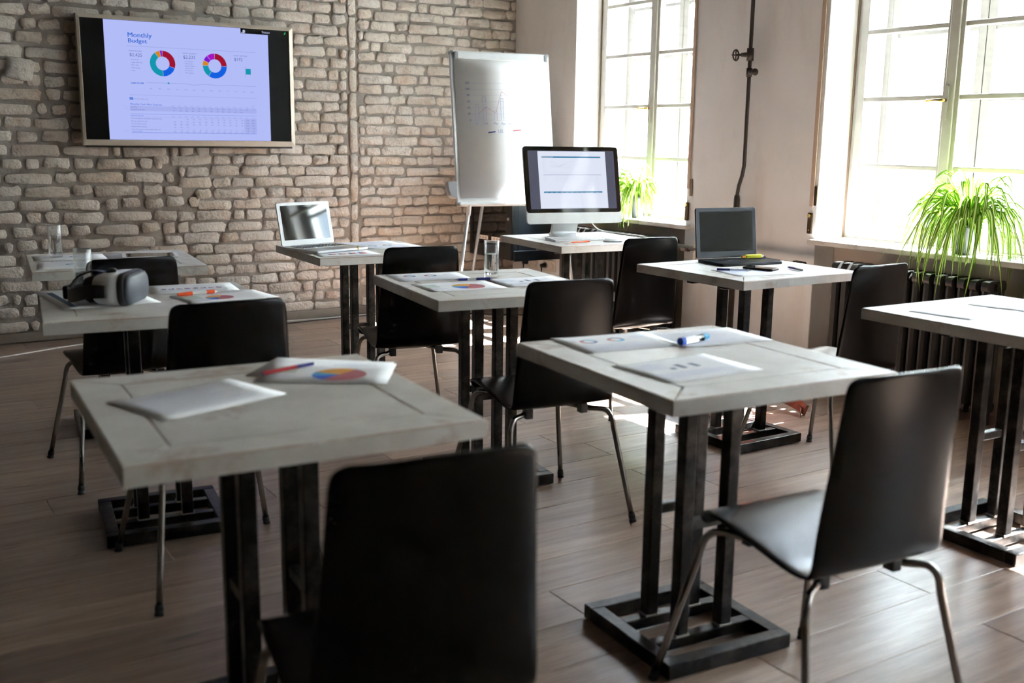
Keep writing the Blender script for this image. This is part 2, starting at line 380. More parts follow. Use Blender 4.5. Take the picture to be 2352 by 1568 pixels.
# brick wall
mw = MB(); nx, nz = 96, 54
for j in range(nz+1):
    for i in range(nx+1):
        mw.v.append((-4+(XW+.2+4)*i/nx, YB+.004*math.sin(i*1.7+j)*math.cos(j*2.1), -.011+(ZC+.011)*j/nz))
for j in range(nz):
    for i in range(nx): mw.f.append((j*(nx+1)+i, j*(nx+1)+i+1, (j+1)*(nx+1)+i+1, (j+1)*(nx+1)+i)); mw.m.append(0)
mw.box(-4, YB+.02, 0, XW+.2, YB+.15, ZC)
wall_b = mw.obj('wall_back', 'mortar', smooth=True); tag(wall_b, kind='structure')
def brick_shape(L, H, r, proud):
    pts = []
    hx, hz = L/2, H/2; cr = min(.012, H*.25)
    seq = [(-hx+cr, -hz), (hx*r.uniform(-.3, .3), -hz), (hx-cr, -hz), (hx, -hz+cr), (hx, hz-cr), (hx-cr, hz), (hx*r.uniform(-.3, .3), hz), (-hx+cr, hz), (-hx, hz-cr), (-hx, -hz+cr)]
    if L < .09: seq = [seq[k] for k in (0, 2, 3, 4, 5, 7, 8, 9)]
    j = .0058
    seq = [(x+r.uniform(-j, j), z+r.uniform(-j, j)) for x, z in seq]; n = len(seq)
    vs = [(x*1.01, 0.006, z*1.02) for x, z in seq]
    vs += [(x, -proud*r.uniform(.45, .8), z) for x, z in seq]
    vs += [(x*(1-.004/hx), -proud+r.uniform(-.0022, .0022), z*(1-.0045/hz)) for x, z in seq]
    fs = []
    for k in (0, 1):
        for i in range(n): fs.append((k*n+i, k*n+(i+1) % n, (k+1)*n+(i+1) % n, (k+1)*n+i))
    vs.append((r.uniform(-.3, .3)*hx, -proud+r.uniform(-.003, .002), 0)); fs += [(2*n+i, 2*n+(i+1) % n, 3*n) for i in range(n)]
    return vs, fs
tmpl = {}
for Lc in (.05, .08, .115, .15, .19, .235, .27):
    for v in range(4):
        vs, fs = brick_shape(Lc, .055, rnd, rnd.uniform(.006, .0125))
        b = MB(); b.add(vs, fs); tmpl[(Lc, v)] = (b.mesh('brick', 'brick', True), vs, fs, Lc)
cand = []
seam0, seam1 = 3.072, 3.135
z = .085; row = 0
def bound(z): return 1.80+.14*math.sin(z*9)+.05*math.sin(z*31) if z < 1.15 else 2.15+.1*math.sin(z*14)
def lay(x0, x1, zc, h, gap, irr):
    x = x0+rnd.uniform(0, .12)-.12
    while x < x1-.03:
        L = rnd.choice([.235, .235, .115, .115, .19, .27, .15, .115, .08] if irr < 1 else [.235, .19, .115, .15, .08, .115, .27, .05])
        a, b = max(x, x0), min(x+L, x1)
        if b-a > .035: cand.append(((a+b)/2, zc+rnd.uniform(-.003, .003)*(1+irr), b-a, h*rnd.uniform(.93, 1.05), 0, rnd.uniform(-.012, .012)*(1+irr)))
        x += L+gap*rnd.uniform(.7, 1.5)
while z < ZC-.03:
    lay(bound(z)+.01, seam0-.014, z, .060, .012, 0); z += .0745
z = .092
while z < ZC-.03:
    lay(seam1+.014, XW-.004, z, .058, .014, .3); z += .0735
z = .10
while z < ZC-.03:
    lay(-1.4, bound(z)-.005, z, .062, .022, 1); z += .0835
z = .07
while z < ZC-.1:
    L = rnd.uniform(.12, .24); cand.append(((seam0+seam1)/2, z+L/2, L, .054, 1, rnd.uniform(-.01, .01))); z += L+.014
def shows(c):
    x, z_ = c[0], c[1]
    if 1.26 < x < 2.61 and 1.24 < z_ < 1.99: return False
    d = Vector((x, YB, z_))-Vector((0, 0, 1.292)); t = d.dot(Fv)
    u = d.dot(Rv)/t*36.53/18; v = d.dot(Uv)/t*36.53/12
    if abs(u) > 1 or abs(v) > 1: return False
    if 3.83 < x < 4.48 and z_ < 1.95: return False
    if z_ < .55 and x < 1.9: return False
    return True
ids = sorted([i for i, c in enumerate(cand) if shows(c)], key=lambda i: -cand[i][2]*cand[i][3]/(cand[i][0]**2+49))[:298]
ids = set(ids); stuff = MB()
for i, (x, z_, L, H, vert, rt) in enumerate(cand):
    Lc = min((.05, .08, .115, .15, .19, .235, .27), key=lambda q: abs(q-L)); me, vs, fs, _ = tmpl[(Lc, rnd.randrange(4))]
    ang = PI/2+rt if vert else rt
    T = Matrix.Translation((x, YB, z_)) @ Matrix.Rotation(ang, 4, 'Y') @ Matrix.Diagonal((L/Lc, 1, H/.055, 1))
    if i in ids:
        o = link('brick', me, wall_b); o.matrix_local = T
    else: stuff.add(vs, fs, 0, T)
tag(stuff.obj('brickwork', 'brick', wall_b, smooth=True), kind='stuff')
big, fs = brick_shape(.155, .125, rnd, .03)   # the one rough stone left of the television
T = Matrix.Translation((.93, YB, 1.67)) @ Matrix.Rotation(.15, 4, 'Y'); sb = MB(); sb.add(big, fs, 0, T); sb.obj('stone', 'brick', wall_b, smooth=True)
b = MB().box(-3.99, YB-.035, 0, XW-.003, YB-.004, .062).obj('baseboard_back', 'skirt', bev=.004); tag(b, kind='structure')

# ------------------------------------------------------------------ windows
def build_window(idx, a, b):
    root = bpy.data.objects.new('window_%d' % idx, None); C.objects.link(root); root.location = (4.70, a, 0); tag(root, kind='structure')
    W = b-a; z0, z1 = .775, ZL
    fr = MB()
    for (xf, d) in ((0, .06), (.24, .06)):
        if xf: fr.obj('window_frame', 'frame', root, bev=.003); fr = MB()
        fr.box(xf, 0, z0, xf+d, .035, z1); fr.box(xf, W-.035, z0, xf+d, W, z1); fr.box(xf, .035, z0, xf+d, W-.035, z0+.03); fr.box(xf, .035, z1-.03, xf+d, W-.035, z1)
    fr.obj('outer_frame', 'frame_out', root, bev=.003)
    ck = MB(); ck.box(-.006, -.001, z0, .002, .012, z1); ck.box(-.006, W-.012, z0, .002, W+.001, z1); ck.obj('bare_wood_edge', 'caulk', root)
    muntz = [1.172, 1.526, 1.877, 2.222]
    for xf in (-.012, .235):
        for s in (0, 1):
            y0, y1 = (.037, W/2-.002) if s == 0 else (W/2+.002, W-.037)
            sm = MB(); st = .046
            sm.box(xf, y0, z0+.005, xf+.042, y0+st, z1-.02); sm.box(xf, y1-st, z0+.005, xf+.042, y1, z1-.02)
            sm.box(xf, y0+st, z0+.005, xf+.042, y1-st, z0+.075); sm.box(xf, y0+st, z1-.075, xf+.042, y1-st, z1-.02)
            fm = 'frame' if xf < 0 else 'frame_out'; sash = sm.obj('sash', fm, root, bev=.004)
            zz = [z0+.075]+muntz+[z1-.075]
            for k, m in enumerate(muntz): MB().box(xf+.004, y0+st-.002, m-.013, xf+.038, y1-st+.002, m+.013).obj('muntin', fm, sash, bev=.006)
            for k in range(5):
                g = MB().box(xf+.018, y0+st-.002, zz[k]+.0, xf+.021, y1-st+.002, zz[k+1]).obj('pane', 'pane', sash)
    MB().box(-.026, W/2-.028, z0+.02, -.012, W/2+.028, z1-.03).obj('mullion_cover', 'frame', root, bev=.006)
    h = MB(); h.prism(rrect(-.012, -.085, .012, .085, .011), 0, .006, 0, Matrix.Translation((-.032, W/2+.012, 1.50)) @ Matrix.Rotation(PI/2, 4, 'Y') @ Matrix.Rotation(PI/2, 4, 'Z'))
    hp = h.obj('handle_plate', 'frame', root)
    q = MB(); q.cyl((-.03, W/2+.012, 1.51), (-.062, W/2+.012, 1.51), .008); q.tube([(-.060, W/2+.008, 1.51), (-.062, W/2+.05, 1.512), (-.060, W/2+.10, 1.508)], [.008, .006, .009]); q.obj('lever_handle', 'brass', root, smooth=True)
for i, (a, b) in enumerate(wins): build_window(i+1, a, b)
for i, (a, b) in enumerate(wins):
    s = MB().box(4.435, a-.055, .745, 4.70, b+.02 if i else b+.04, .773).obj('trim_%d' % (i+1), 'sill', bev=.005); tag(s, kind='structure')
    s['label'] = 'worn cream painted window sill board'
# ------------------------------------------------------------------ outdoors
g = MB().box(5.06, -30, -1.1, 60, 40, -1.0).obj('ground', 'outground'); tag(g, kind='structure')
bl = thing('building', 'pale rendered house standing across the yard behind the windows', 'building', (15, 6, -1))
MB().box(0, -16, 0, 8, 18, 7.2).obj('wall', 'outside', bl); MB().box(-.3, -16.3, 7.2, 8.3, 18.3, 7.5).obj('roof_edge', 'outside', bl)
for k in range(9):
    for l in range(2):
        fr = MB().box(-.05, -14+k*3.6, 1.6+l*2.9, .02, -12.9+k*3.6, 3.3+l*2.9).obj('window', 'frame', bl)
        MB().box(-.06, -13.92+k*3.6, 1.68+l*2.9, -.045, -13.5+k*3.6, 3.22+l*2.9).obj('pane', 'outwin', fr); MB().box(-.06, -13.42+k*3.6, 1.68+l*2.9, -.045, -12.98+k*3.6, 3.22+l*2.9).obj('pane', 'outwin', fr)

# ------------------------------------------------------------------ radiators, pipes, strap boxes
def section_mesh():
    b = MB(); h0, h1 = .06, .685
    for xc in (.022, .072, .122): 
        b.tube([(xc, 0, h0+.02), (xc, 0, h0+.06), (xc, 0, h1-.06), (xc, 0, h1-.02)], [.016, .021, .021, .016], 8, flat=1.0)
    T = Matrix.Rotation(PI/2, 4, 'X')
    b.prism(rrect(0, h1-.055, .144, h1, .024, 3), -.017, .017, 0, T); b.prism(rrect(0, h0, .144, h0+.05, .02, 3), -.017, .017, 0, T)
    b.cyl((.072, -.031, h1-.03), (.072, .031, h1-.03), .022, n=8); b.cyl((.072, -.031, h0+.025), (.072, .031, h0+.025), .022, n=8)
    return b.mesh('radiator_section', 'radiator', False)
secm = section_mesh()
def radiator(y1, n, label, g):
    root = thing('radiator', label, 'radiator', (4.315, y1, 0), 0, g)
    for k in range(n):
        o = link('radiator_section', secm, root); o.location = (0, -.031-k*.0615, 0)
        if k in (0, n-1):
            f = MB(); f.cyl((.03, 0, 0), (.03, 0, .07), .014); f.cyl((.12, 0, 0), (.12, 0, .07), .014); fo = f.obj('foot', 'radiator', root); fo.location = (0, -.031-k*.0615, 0)
    return root
radiator(6.20, 19, 'dark ribbed cast iron radiator below the farther window, behind the desktop computer', 'cast iron radiators')
radiator(3.70, 15, 'dark ribbed cast iron radiator below the nearer window, beside the rightmost tables', 'cast iron radiators')
radiator(1.40, 15, 'dark ribbed cast iron radiator below the window beyond the right edge', 'cast iron radiators') if False else None
p = thing('heating_pipe', 'dark vertical heating riser with valve on the pier between the windows', 'pipe', (4.43, 4.48, 0))
MB().tube([(0, 0, 3.14), (0, 0, 2.0), (0, 0, 1.16), (0, .012, 1.10), (0, .035, 1.04), (0, .045, .98), (0, .045, .9)], .0115, 10).obj('riser', 'pipe', p, smooth=True)
MB().tube([(0, .045, .985), (0, .045, .96), (0, .045, 0.0)], [.015, .019, .019], 10).obj('sleeve', 'pipe', p, smooth=True)
v = MB(); v.cyl((0, 0, 1.75), (0, 0, 1.82), .020); v.cyl((0, 0, 1.785), (-.02, .05, 1.785), .015, .012); v.tube([(-.02, .05, 1.785), (-.03, .085, 1.785)], .007)
vo = v.obj('valve_body', 'pipe', p, smooth=True)
hw = MB(); pts = []
for k in range(25):
    t = 2*PI*k/24; pts.append((-.03+.004*math.cos(t)*0, .085, 1.785)); 
hw.tube([(-.03+.030*math.cos(2*PI*k/16), .085+.008*math.cos(2*PI*k/16), 1.785+.030*math.sin(2*PI*k/16)) for k in range(17)], .005, 6)
for k in range(4): hw.tube([(-.03, .085, 1.785), (-.03+.03*math.cos(PI/2*k), .085, 1.785+.03*math.sin(PI/2*k))], .004, 6)
hw.obj('hand_wheel', 'pipe', vo, smooth=True)
u = MB(); u.cyl((0, 0, 1.66), (0, 0, 1.71), .017); u.cyl((0, 0, 1.685), (-.01, -.05, 1.685), .014, .017); u.cyl((-.01, -.05, 1.685), (-.012, -.06, 1.685), .02); u.obj('drain_cock', 'pipe', p, smooth=True)
p = thing('radiator_pipe', 'dark horizontal heating pipe joining the two radiators along the pier', 'pipe', (4.393, 4.48, .635))
MB().tube([(0, -.55, -.01), (0, -.3, -.004), (0, .3, .004), (0, .545, .01), (0, .556, .012)], .015, 10).obj('pipe_run', 'pipe', p, smooth=True)
for yy in (.44, -.2, -.5):
    q = MB(); q.cyl((0, yy-.022, 0), (0, yy+.022, 0), .021, n=6); q.cyl((0, yy-.04, 0), (0, yy+.04, 0), .018); q.obj('union_nut', 'pipe', p)
MB().box(-.012, .33, -.06, .05, .345, .03).obj('bracket', 'socket', p)
MB().cyl((0, -.52, -.01), (-.03, -.545, -.01), .020).obj('thermostat_knob', 'white', p)
for nm, yc, lab in (('a', 5.0, 'beige shutter strap on the pier edge beside the farther window'), ('b', 3.99, 'beige shutter strap on the pier edge left of the nearer window')):
    p = thing('shutter_strap', lab, 'strap', (XW-.002, yc, 0), 0, 'roller shutter straps')
    t = MB(); t.box(-.007, -.010, 1.0 if nm == 'a' else .95, -.001, .016, 3.1); t.obj('strap', 'strap', p)
    t = MB(); t.box(-.004, -.032, .955, 0.0, -.010, 1.06); t.obj('open_slot', 'bronze', p)
    t = MB(); t.prism(rrect(-.014, .80, .014, .915, .004), 0, .010, 0, Matrix.Translation((-.001, .004, 0)) @ Matrix.Rotation(-PI/2, 4, 'Z') @ Matrix.Rotation(PI/2, 4, 'X')); t.obj('winder_plate', 'bronze', p)
    t = MB(); t.cyl((-.006, .004, .90), (-.02, .004, .90), .010); t.cyl((-.006, .004, .82), (-.014, .004, .82), .004); t.obj('roller', 'brass', p)

# ------------------------------------------------------------------ tables
def make_table(x, y, a, sx, sy, zt, rot, label):
    root = thing('cafe_table', label, 'table', (x, y, 0), math.radians(a), 'white distressed square tables')
    th, bw, c, g = .036, .095, .003, .0014; hx, hy = sx/2, sy/2
    O = [(-hx, -hy), (hx, -hy), (hx, hy), (-hx, hy)]; I = [(-hx+bw, -hy+bw), (hx-bw, -hy+bw), (hx-bw, hy-bw), (-hx+bw, hy-bw)]
    for k in range(4):
        o1, o2, i1, i2 = O[k], O[(k+1) % 4], I[k], I[(k+1) % 4]
        cen = (sum(q[0] for q in (o1, o2, i1, i2))/4, sum(q[1] for q in (o1, o2, i1, i2))/4)
        sh = lambda q, t: (q[0]+t*(1 if cen[0] > q[0] else -1)*(1 if k % 2 == 0 else 0), q[1]+t*(1 if cen[1] > q[1] else -1)*(0 if k % 2 == 0 else 1))
        o1, o2, i1, i2 = sh(o1, g), sh(o2, g), sh(i1, g), sh(i2, g)
        n = {0: (0, 1), 1: (-1, 0), 2: (0, -1), 3: (1, 0)}[k]
        ins = lambda q, first: (q[0]+n[0]*c+(c*(1 if cen[0] > q[0] else -1) if k % 2 == 0 else 0), q[1]+n[1]*c+(c*(1 if cen[1] > q[1] else -1) if k % 2 else 0))
        t1, t2 = ins(o1, 1), ins(o2, 0)
        zb = zt-th
        c2 = .0035; j1, j2 = (i1[0]-n[0]*c2, i1[1]-n[1]*c2), (i2[0]-n[0]*c2, i2[1]-n[1]*c2)
        vs = [(*o1, zb), (*o2, zb), (*i2, zb), (*i1, zb), (*o1, zt-c), (*o2, zt-c), (*t1, zt), (*t2, zt), (*j2, zt), (*j1, zt), (*i2, zt-.002), (*i1, zt-.002)]
        b = MB(); b.add(vs, [(3, 2, 1, 0), (0, 1, 5, 4), (2, 3, 11, 10), (6, 7, 8, 9), (1, 2, 10, 8, 7, 5), (3, 0, 4, 6, 9, 11)], 0); b.add([vs[4], vs[5], vs[7], vs[6], vs[9], vs[8], vs[10], vs[11]], [(0, 1, 2, 3), (4, 5, 6, 7)], 1)
        b.obj('border_board', ['paint', 'worn'], root)
    e = bw+g
    MB().box(-hx+e, -hy+e, zt-th, hx-e, hy-e, zt-.0002).obj('centre_panel', ['paint'], root, bev=.002)
    T = .04; hb = .195; zb = zt-th
    R = Matrix.Rotation(PI/2 if rot else 0, 4, 'Z')
    def bar(nm, x0, y0, z0, x1, y1, z1): return MB().box(x0, y0, z0, x1, y1, z1, 0, R).obj(nm, 'steel', root, bev=.0035)
    bar('base_bar', -hb, -hb, .003, hb, -hb+T, .043); bar('base_bar', -hb, hb-T, .003, hb, hb, .043)
    bar('base_bar', -hb, -hb+T, .003, -hb+T, hb-T, .043); bar('base_bar', hb-T, -hb+T, .003, hb, hb-T, .043)
    for s in (-1, 1): bar('cross_bar', -hb+T, s*.066-.016, .010, hb-T, s*.066+.016, .041)
    for s in (-1, 1):
        for t in (-1, 1):
            bar('post', s*.070-.018, t*.066-.018, .041, s*.070+.018, t*.066+.018, zb-.03)
            w_ = MB(); w_.box(s*.070-.021, t*.066-.019, .0405, s*.070+.021, t*.066+.019, .048, 0, R); w_.obj('weld', 'weld', root, bev=.003)
        bar('link_bar', -.052, s*.066-.012, .325, .052, s*.066+.012, .353)
    hf = .235
    for s in (-1, 1): bar('top_bar', -hf, s*.10-.018, zb-.03, hf, s*.10+.018, zb-.0005)
    for s in (-1, 1): bar('top_bar', s*hf-(.0 if s < 0 else .03), -hf, zb-.0305, s*hf+(.03 if s < 0 else 0), hf, zb-.0006) if False else None
    return root
TB = dict(T1=(.695, 2.056, -3.05, .68, .707, .753, 1, 'large pale table in the left foreground, worn brown along its edges'),
 T2=(1.783, 1.932, -4.3, .665, .70, .756, 0, 'white table in the right foreground with a clear marker on its papers'),
 T3=(2.006, 3.335, -7.3, .678, .72, .759, 0, 'white table in the middle of the room holding a glass and a blue pen'),
 T4=(3.244, 3.232, 0.5, .687, .65, .761, 0, 'white table by the window pier holding the open black laptop'),
 T5=(3.165, 1.922, -1.25, .70, .69, .754, 0, 'white table cut off by the right edge of the photo'),
 T6=(3.458, 4.723, -4.06, .69, .686, .749, 0, 'white table in the far corner holding the desktop computer'),
 T7=(2.149, 4.81, -2.43, .677, .669, .742, 0, 'white table against the brick wall holding the open silver laptop'),
 T8=(.955, 4.787, -5.9, .686, .686, .748, 0, 'white table at far left holding the tablet and a glass'),
 T9=(.803, 3.465, -7.0, .672, .682, .761, 0, 'white table at left holding the headset and orange highlighter'))
for k, v in TB.items(): make_table(*v)

# ------------------------------------------------------------------ chairs
def shell_mesh():
    prof = [(.205, .412, .178), (.211, .428, .180), (.202, .439, .184), (.16, .443, .188), (.08, .436, .191), (.0, .425, .193), (-.07, .413, .194), (-.115, .407, .193), (-.145, .409, .192), (-.166, .418, .191), (-.180, .436, .190),
            (-.188, .464, .189), (-.194, .52, .186), (-.201, .59, .181), (-.208, .66, .176), (-.215, .73, .171), (-.221, .79, .167), (-.2235, .82, .165), (-.2255, .838, .160), (-.2262, .846, .150), (-.2265, .850, .136)]
    M_ = 10; vs = []; fs = []
    for i, (y_, z_, hw_) in enumerate(prof):
        for j in range(M_+1):
            s = -1+2*j/M_; s = math.sin(s*PI/2*.85)/math.sin(PI/2*.85)
            curve = .020*(s*s) if i > 11 else (.020*s*s*max(0, (i-8))/4 if i > 8 else 0)
            dz = .010*s*s if 2 < i < 9 else 0
            if i < 3: hw2 = hw_-(.016 if i == 0 else .008 if i == 1 else 0)
            else: hw2 = hw_
            vs.append((s*hw2, y_+curve, z_+dz*.6))
    n = M_+1
    for i in range(len(prof)-1):
        for j in range(M_): fs.append((i*n+j, i*n+j+1, (i+1)*n+j+1, (i+1)*n+j))
    me = bpy.data.meshes.new('seat_shell'); me.from_pydata(vs, [], fs); me.materials.append(MT['shell'])
    bm = bmesh.new(); bm.from_mesh(me); bmesh.ops.recalc_face_normals(bm, faces=bm.faces)
    bmesh.ops.solidify(bm, geom=bm.faces[:], thickness=.011)
    for f in bm.faces: f.smooth = True
    bm.to_mesh(me); bm.free(); return me
sm_ = shell_mesh()
def bez(pts, n=5):
    out = []
    P_ = [Vector(p) for p in pts]
    for i in range(len(P_)-1):
        p0 = P_[max(i-1, 0)]; p1 = P_[i]; p2 = P_[i+1]; p3 = P_[min(i+2, len(P_)-1)]
        for k in range(n):
            t = k/n; out.append(.5*((2*p1)+(p2-p0)*t+(2*p0-5*p1+4*p2-p3)*t*t+(3*p1-p0-3*p2+p3)*t**3))
    out.append(P_[-1]); return out
def leg_path(sx, front):
    if front: P_ = [(.07, .02, .403), (.12, .10, .407), (.155, .165, .405), (.171, .192, .382), (.178, .201, .34)]; foot = (.238, .275, .018)
    else: P_ = [(.07, -.03, .392), (.12, -.115, .388), (.172, -.150, .384), (.192, -.165, .360), (.197, -.171, .325)]; foot = (.238, -.245, .018)
    q = bez(P_, 4); a = q[-1]; f = Vector(foot); q += [a.lerp(f, t) for t in (.33, .66, 1)]
    return [(p[0]*sx, p[1], p[2]) for p in q]
def make_chair(label, loc, rz):
    r = thing('chair', label, 'chair', loc, rz, 'black plywood chairs at the tables'); ch = []
    sh_ = link('seat_shell', sm_, r)
    bv = sh_.modifiers.new('sub', 'SUBSURF'); bv.levels = 1; bv.render_levels = 1
    for front in (1, 0):
        for sx in (-1, 1):
            pts = leg_path(sx, front); o = MB().tube(pts, .0092, 10).obj('leg', 'tube', r, smooth=True)
            e = pts[-1]; d = (Vector(pts[-1])-Vector(pts[-2])).normalized()
            ft = MB(); ft.cyl(Vector(e)-d*.012, Vector(e)+d*.004, .0112, .0125, 12); ft.cyl(Vector(e)+d*.004, (e[0]+d.x*.017, e[1]+d.y*.017, 0), .010, .013, 12)
            ft.obj('rubber_foot', 'rubber', o, smooth=True)
    f = MB(); f.tube([(-.075, .02, .402), (.075, .02, .402)], .0085, 8); f.tube([(-.075, -.03, .391), (.075, -.03, .391)], .0085, 8); f.obj('seat_frame', 'tube', r, smooth=True)
    for sx in (-1, 1):
        MB().box(sx*.105-.013, -.128, .372, sx*.105+.013, -.098, .406).obj('mounting_block', 'black', r, bev=.002)
        MB().box(sx*.12-.012, .085, .392, sx*.12+.012, .112, .427).obj('mounting_block', 'black', r, bev=.002)
    return r
chairs = [
 (.702, 1.47, -6, 'black chair nearest the camera, its back filling the bottom centre'),
 (1.772, 1.49, -4.5, 'black chair at right foreground with its seat in full view beside the clear-marker table'),
 (1.975, 2.925, -6.5, 'black chair facing the middle table with the glass and blue pen'),
 (3.248, 2.745, 1.5, 'black chair between the black laptop table and the nearer radiator'),
 (3.166, 3.977, -1, 'black chair facing the desktop computer table in the far corner'),
 (2.030, 4.058, -10, 'black chair in front of the silver laptop table by the brick wall'),
 (.843, 4.150, 2.5, 'black chair at far left, its back rising behind the headset table'),
 (.852, 2.992, -.5, 'black chair at left between the headset table and the foreground table')]
c0 = make_chair(chairs[0][3], (chairs[0][0], chairs[0][1], 0), math.radians(chairs[0][2]))
for x, y_, a, lab in chairs[1:]: dup(c0, None, (x, y_, 0), math.radians(a), lab)

# ------------------------------------------------------------------ television
tv = thing('television', 'large wall-mounted television with champagne bezel showing the Monthly Budget page', 'television', (1.25, 6.955, 1.22))
T = Matrix.Translation((0, 0, 0)) @ Matrix.Rotation(PI/2, 4, 'X')     # local x right, y up, z toward the room
W_, H_ = 1.375, .79; bw = .028; bb = .036
O = [(0, 0), (W_, 0), (W_, H_), (0, H_)]; I = [(bw*.7, bb), (W_-bw, bb), (W_-bw, H_-bw*.85), (bw*.7, H_-bw*.85)]
for k in range(4):
    o1, o2, i1, i2 = O[k], O[(k+1) % 4], I[k], I[(k+1) % 4]
    MB().add([(*o1, -.05), (*o2, -.05), (*i2, -.05), (*i1, -.05), (*o1, -.006), (*o2, -.006), (*i2, -.001), (*i1, -.001)], [(3, 2, 1, 0), (4, 5, 6, 7), (0, 1, 5, 4), (1, 2, 6, 5), (2, 3, 7, 6), (3, 0, 4, 7)], 0, T).obj('bezel', 'champ', tv, bev=.002)
MB().box(.02, -.012, -.046, W_-.02, .0, -.012, 0, T).obj('bottom_strip', 'black', tv)
MB().box(.01, .01, -.06, W_-.01, H_-.01, -.05, 0, T).obj('rear_cover', 'black', tv); MB().box(.4, .2, -.078, .95, .6, -.06, 0, T).obj('wall_bracket', 'black', tv)
scr = MB().box(.015, .02, -.05, W_-.015, H_-.015, -.008, 0, T).obj('screen', plain('matte_black_panel', (8, 8, 9), .4, spec=.12), tv)
def tvp(X, Z): return (X-1.25, Z-1.22)
EM = [emit('tv_page', (178, 188, 246), 1.0), emit('tv_blue', (30, 100, 210)), emit('tv_ink', (96, 104, 168)), emit('tv_red', (160, 20, 50)), emit('tv_royal', (20, 96, 225)), emit('tv_teal', (20, 150, 175)),
      emit('tv_orange', (214, 136, 30)), emit('tv_purple', (130, 24, 205)), emit('tv_magenta', (168, 20, 190)), emit('tv_line', (132, 142, 212)), emit('tv_band', (166, 176, 236)), emit('tv_black', (8, 8, 10)), emit('tv_grey', (190, 196, 226)), emit('tv_green', (30, 160, 70)), emit('tv_pale', (206, 212, 250))]
pg = MB(); x0, y0 = tvp(1.409, 1.257); x1, y1 = tvp(2.453, 1.984); xn, yn = tvp(2.268, 1.952)
pg.add([(x0, y0, -.0075), (x1, y0, -.0075), (x1, yn, -.0075), (xn, yn, -.0075), (xn, y1, -.0075), (x0, y1, -.0075)], [(0, 1, 2, 3, 4, 5)], 0, T)
pg.obj('lit_page', EM[0], scr)
L = MB(); zz = -.0068
def tt(s, X, Z, h, mi, al='LEFT', sx=1.0): a, b = tvp(X, Z); text(L, s, a, b, h/.7, T, mi, al, sx, zz)
def ln(X0, Z0, X1, Z1, wd, mi): line2(L, [tvp(X0, Z0), tvp(X1, Z1)], wd, T, mi, zz)
for dx in (0, .0012): tt('Monthly', 1.547+dx, 1.887, .028, 1, sx=1.12); tt('Budget', 1.548+dx, 1.853, .026, 1, sx=1.12)
ln(1.540, 1.832, 2.365, 1.834, .0015, 9); ln(1.859, 1.814, 1.858, 1.648, .001, 10); ln(2.194, 1.814, 2.194, 1.65, .001, 10)
for s, b_, X, Z in (('march income:', '$2,425', 1.552, 1.800), ('march expenses:', '$2,233', 1.884, 1.802), ('march cash flow:', '$192', 2.216, 1.804)):
    tt(s, X, Z, .009, 2, sx=1.05); tt(b_, X+.002, Z-.030, .020, 2, sx=1.0)
for k, s in enumerate(['financial aid', 'wages (after tax)', 'family help', 'from savings', 'other']): tt('- '+s, 1.558, 1.748-k*.0168, .007, 2)
for k, s in enumerate(['room & board', 'tuition & fees', 'books & supplies', 'transportation', 'discretionary', 'other expenses']): tt('- '+s, 1.890, 1.752-k*.0142, .0065, 2)
for (cx, cz, r1, r0, parts) in ((1.756, 1.735, .0795, .0425, [(90, -20, 3), (-20, -90, 4), (-90, -235, 5), (-235, -258, 6), (-258, -270, 7)]), (2.089, 1.735, .079, .0425, [(90, 0, 3), (0, -122, 4), (-122, -180, 5), (-180, -205, 6), (-205, -232, 7), (-232, -270, 8)])):
    a, b_ = tvp(cx, cz)
    for p0, p1, mi in parts: sector(L, a, b_, r0, r1, math.radians(p0-.8), math.radians(p1+.8), T, mi, zz)
a, b_ = tvp(2.294, 1.690); rect2(L, a, b_, a+.034, b_+.037, T, 5, zz); ln(2.292, 1.742, 2.291, 1.672, .0012, 2)
for dx in (0, .001): tt('CASH FLOW', 1.553+dx, 1.603, .010, 1)
line2(L, [tvp(*q) for q in ((1.651, 1.613), (1.787, 1.614), (1.90, 1.614), (1.951, 1.608), (2.005, 1.615), (2.06, 1.614), (2.118, 1.610), (2.166, 1.615), (2.362, 1.614))], .0018, T, 9, zz)
a, b_ = tvp(1.787, 1.614); sector(L, a, b_, 0, .006, 0, 2*PI, T, 5, zz+.0002)
for k, s in enumerate('jan feb mar apr may jun jul aug sep oct nov dec year'.split()): tt(s, 1.676+k*.0547, 1.574, .009, 9, 'CENTER')
ln(1.541, 1.535, 2.363, 1.537, .0012, 9)
a, b_ = tvp(1.541, 1.505); rect2(L, a, b_, a+.022, b_+.014, T, 1, zz); tt('JAN', 1.552, 1.509, .007, 14, 'CENTER'); L_z = None
tt('Select first budget month', 1.567, 1.508, .006, 2, sx=1.0)
tt('Monthly Cash After Expense', 1.543, 1.473, .0105, 1, sx=1.12)
a, b_ = tvp(1.541, 1.437); rect2(L, a, b_, a+.817, b_+.031, T, 10, zz-.0004)
tt('Cash Flow', 1.543, 1.457, .0068, 2); tt('Cumulative Cash Flow', 1.543, 1.441, .0068, 2)
mons = 'JAN FEB MAR APR MAY JUN JUL AUG SEP OCT NOV DEC YEAR'.split()
v1 = '169 69 192 200 204 (771) 124 154 (721) 109 34 (61) (299)'.split(); v2 = '169 238 430 629 833 62 186 340 (381) (272) (238) (299)'.split()
cx_ = lambda k: 1.808+k*.0402
for k, s in enumerate(mons): tt(s, cx_(k), 1.470, .006, 9, 'CENTER'); tt(s, cx_(k), 1.403, .006, 9, 'CENTER')
tt('MAR', 2.334, 1.482, .006, 9, 'CENTER'); tt('% INC', 2.334, 1.470, .006, 9, 'CENTER'); tt('7.9%', 2.345, 1.457, .006, 9, 'CENTER'); tt('% INC', 2.334, 1.403, .006, 9, 'CENTER')
for k, s in enumerate(v1): tt(s, cx_(k)+.012, 1.456, .006, 2, 'RIGHT')
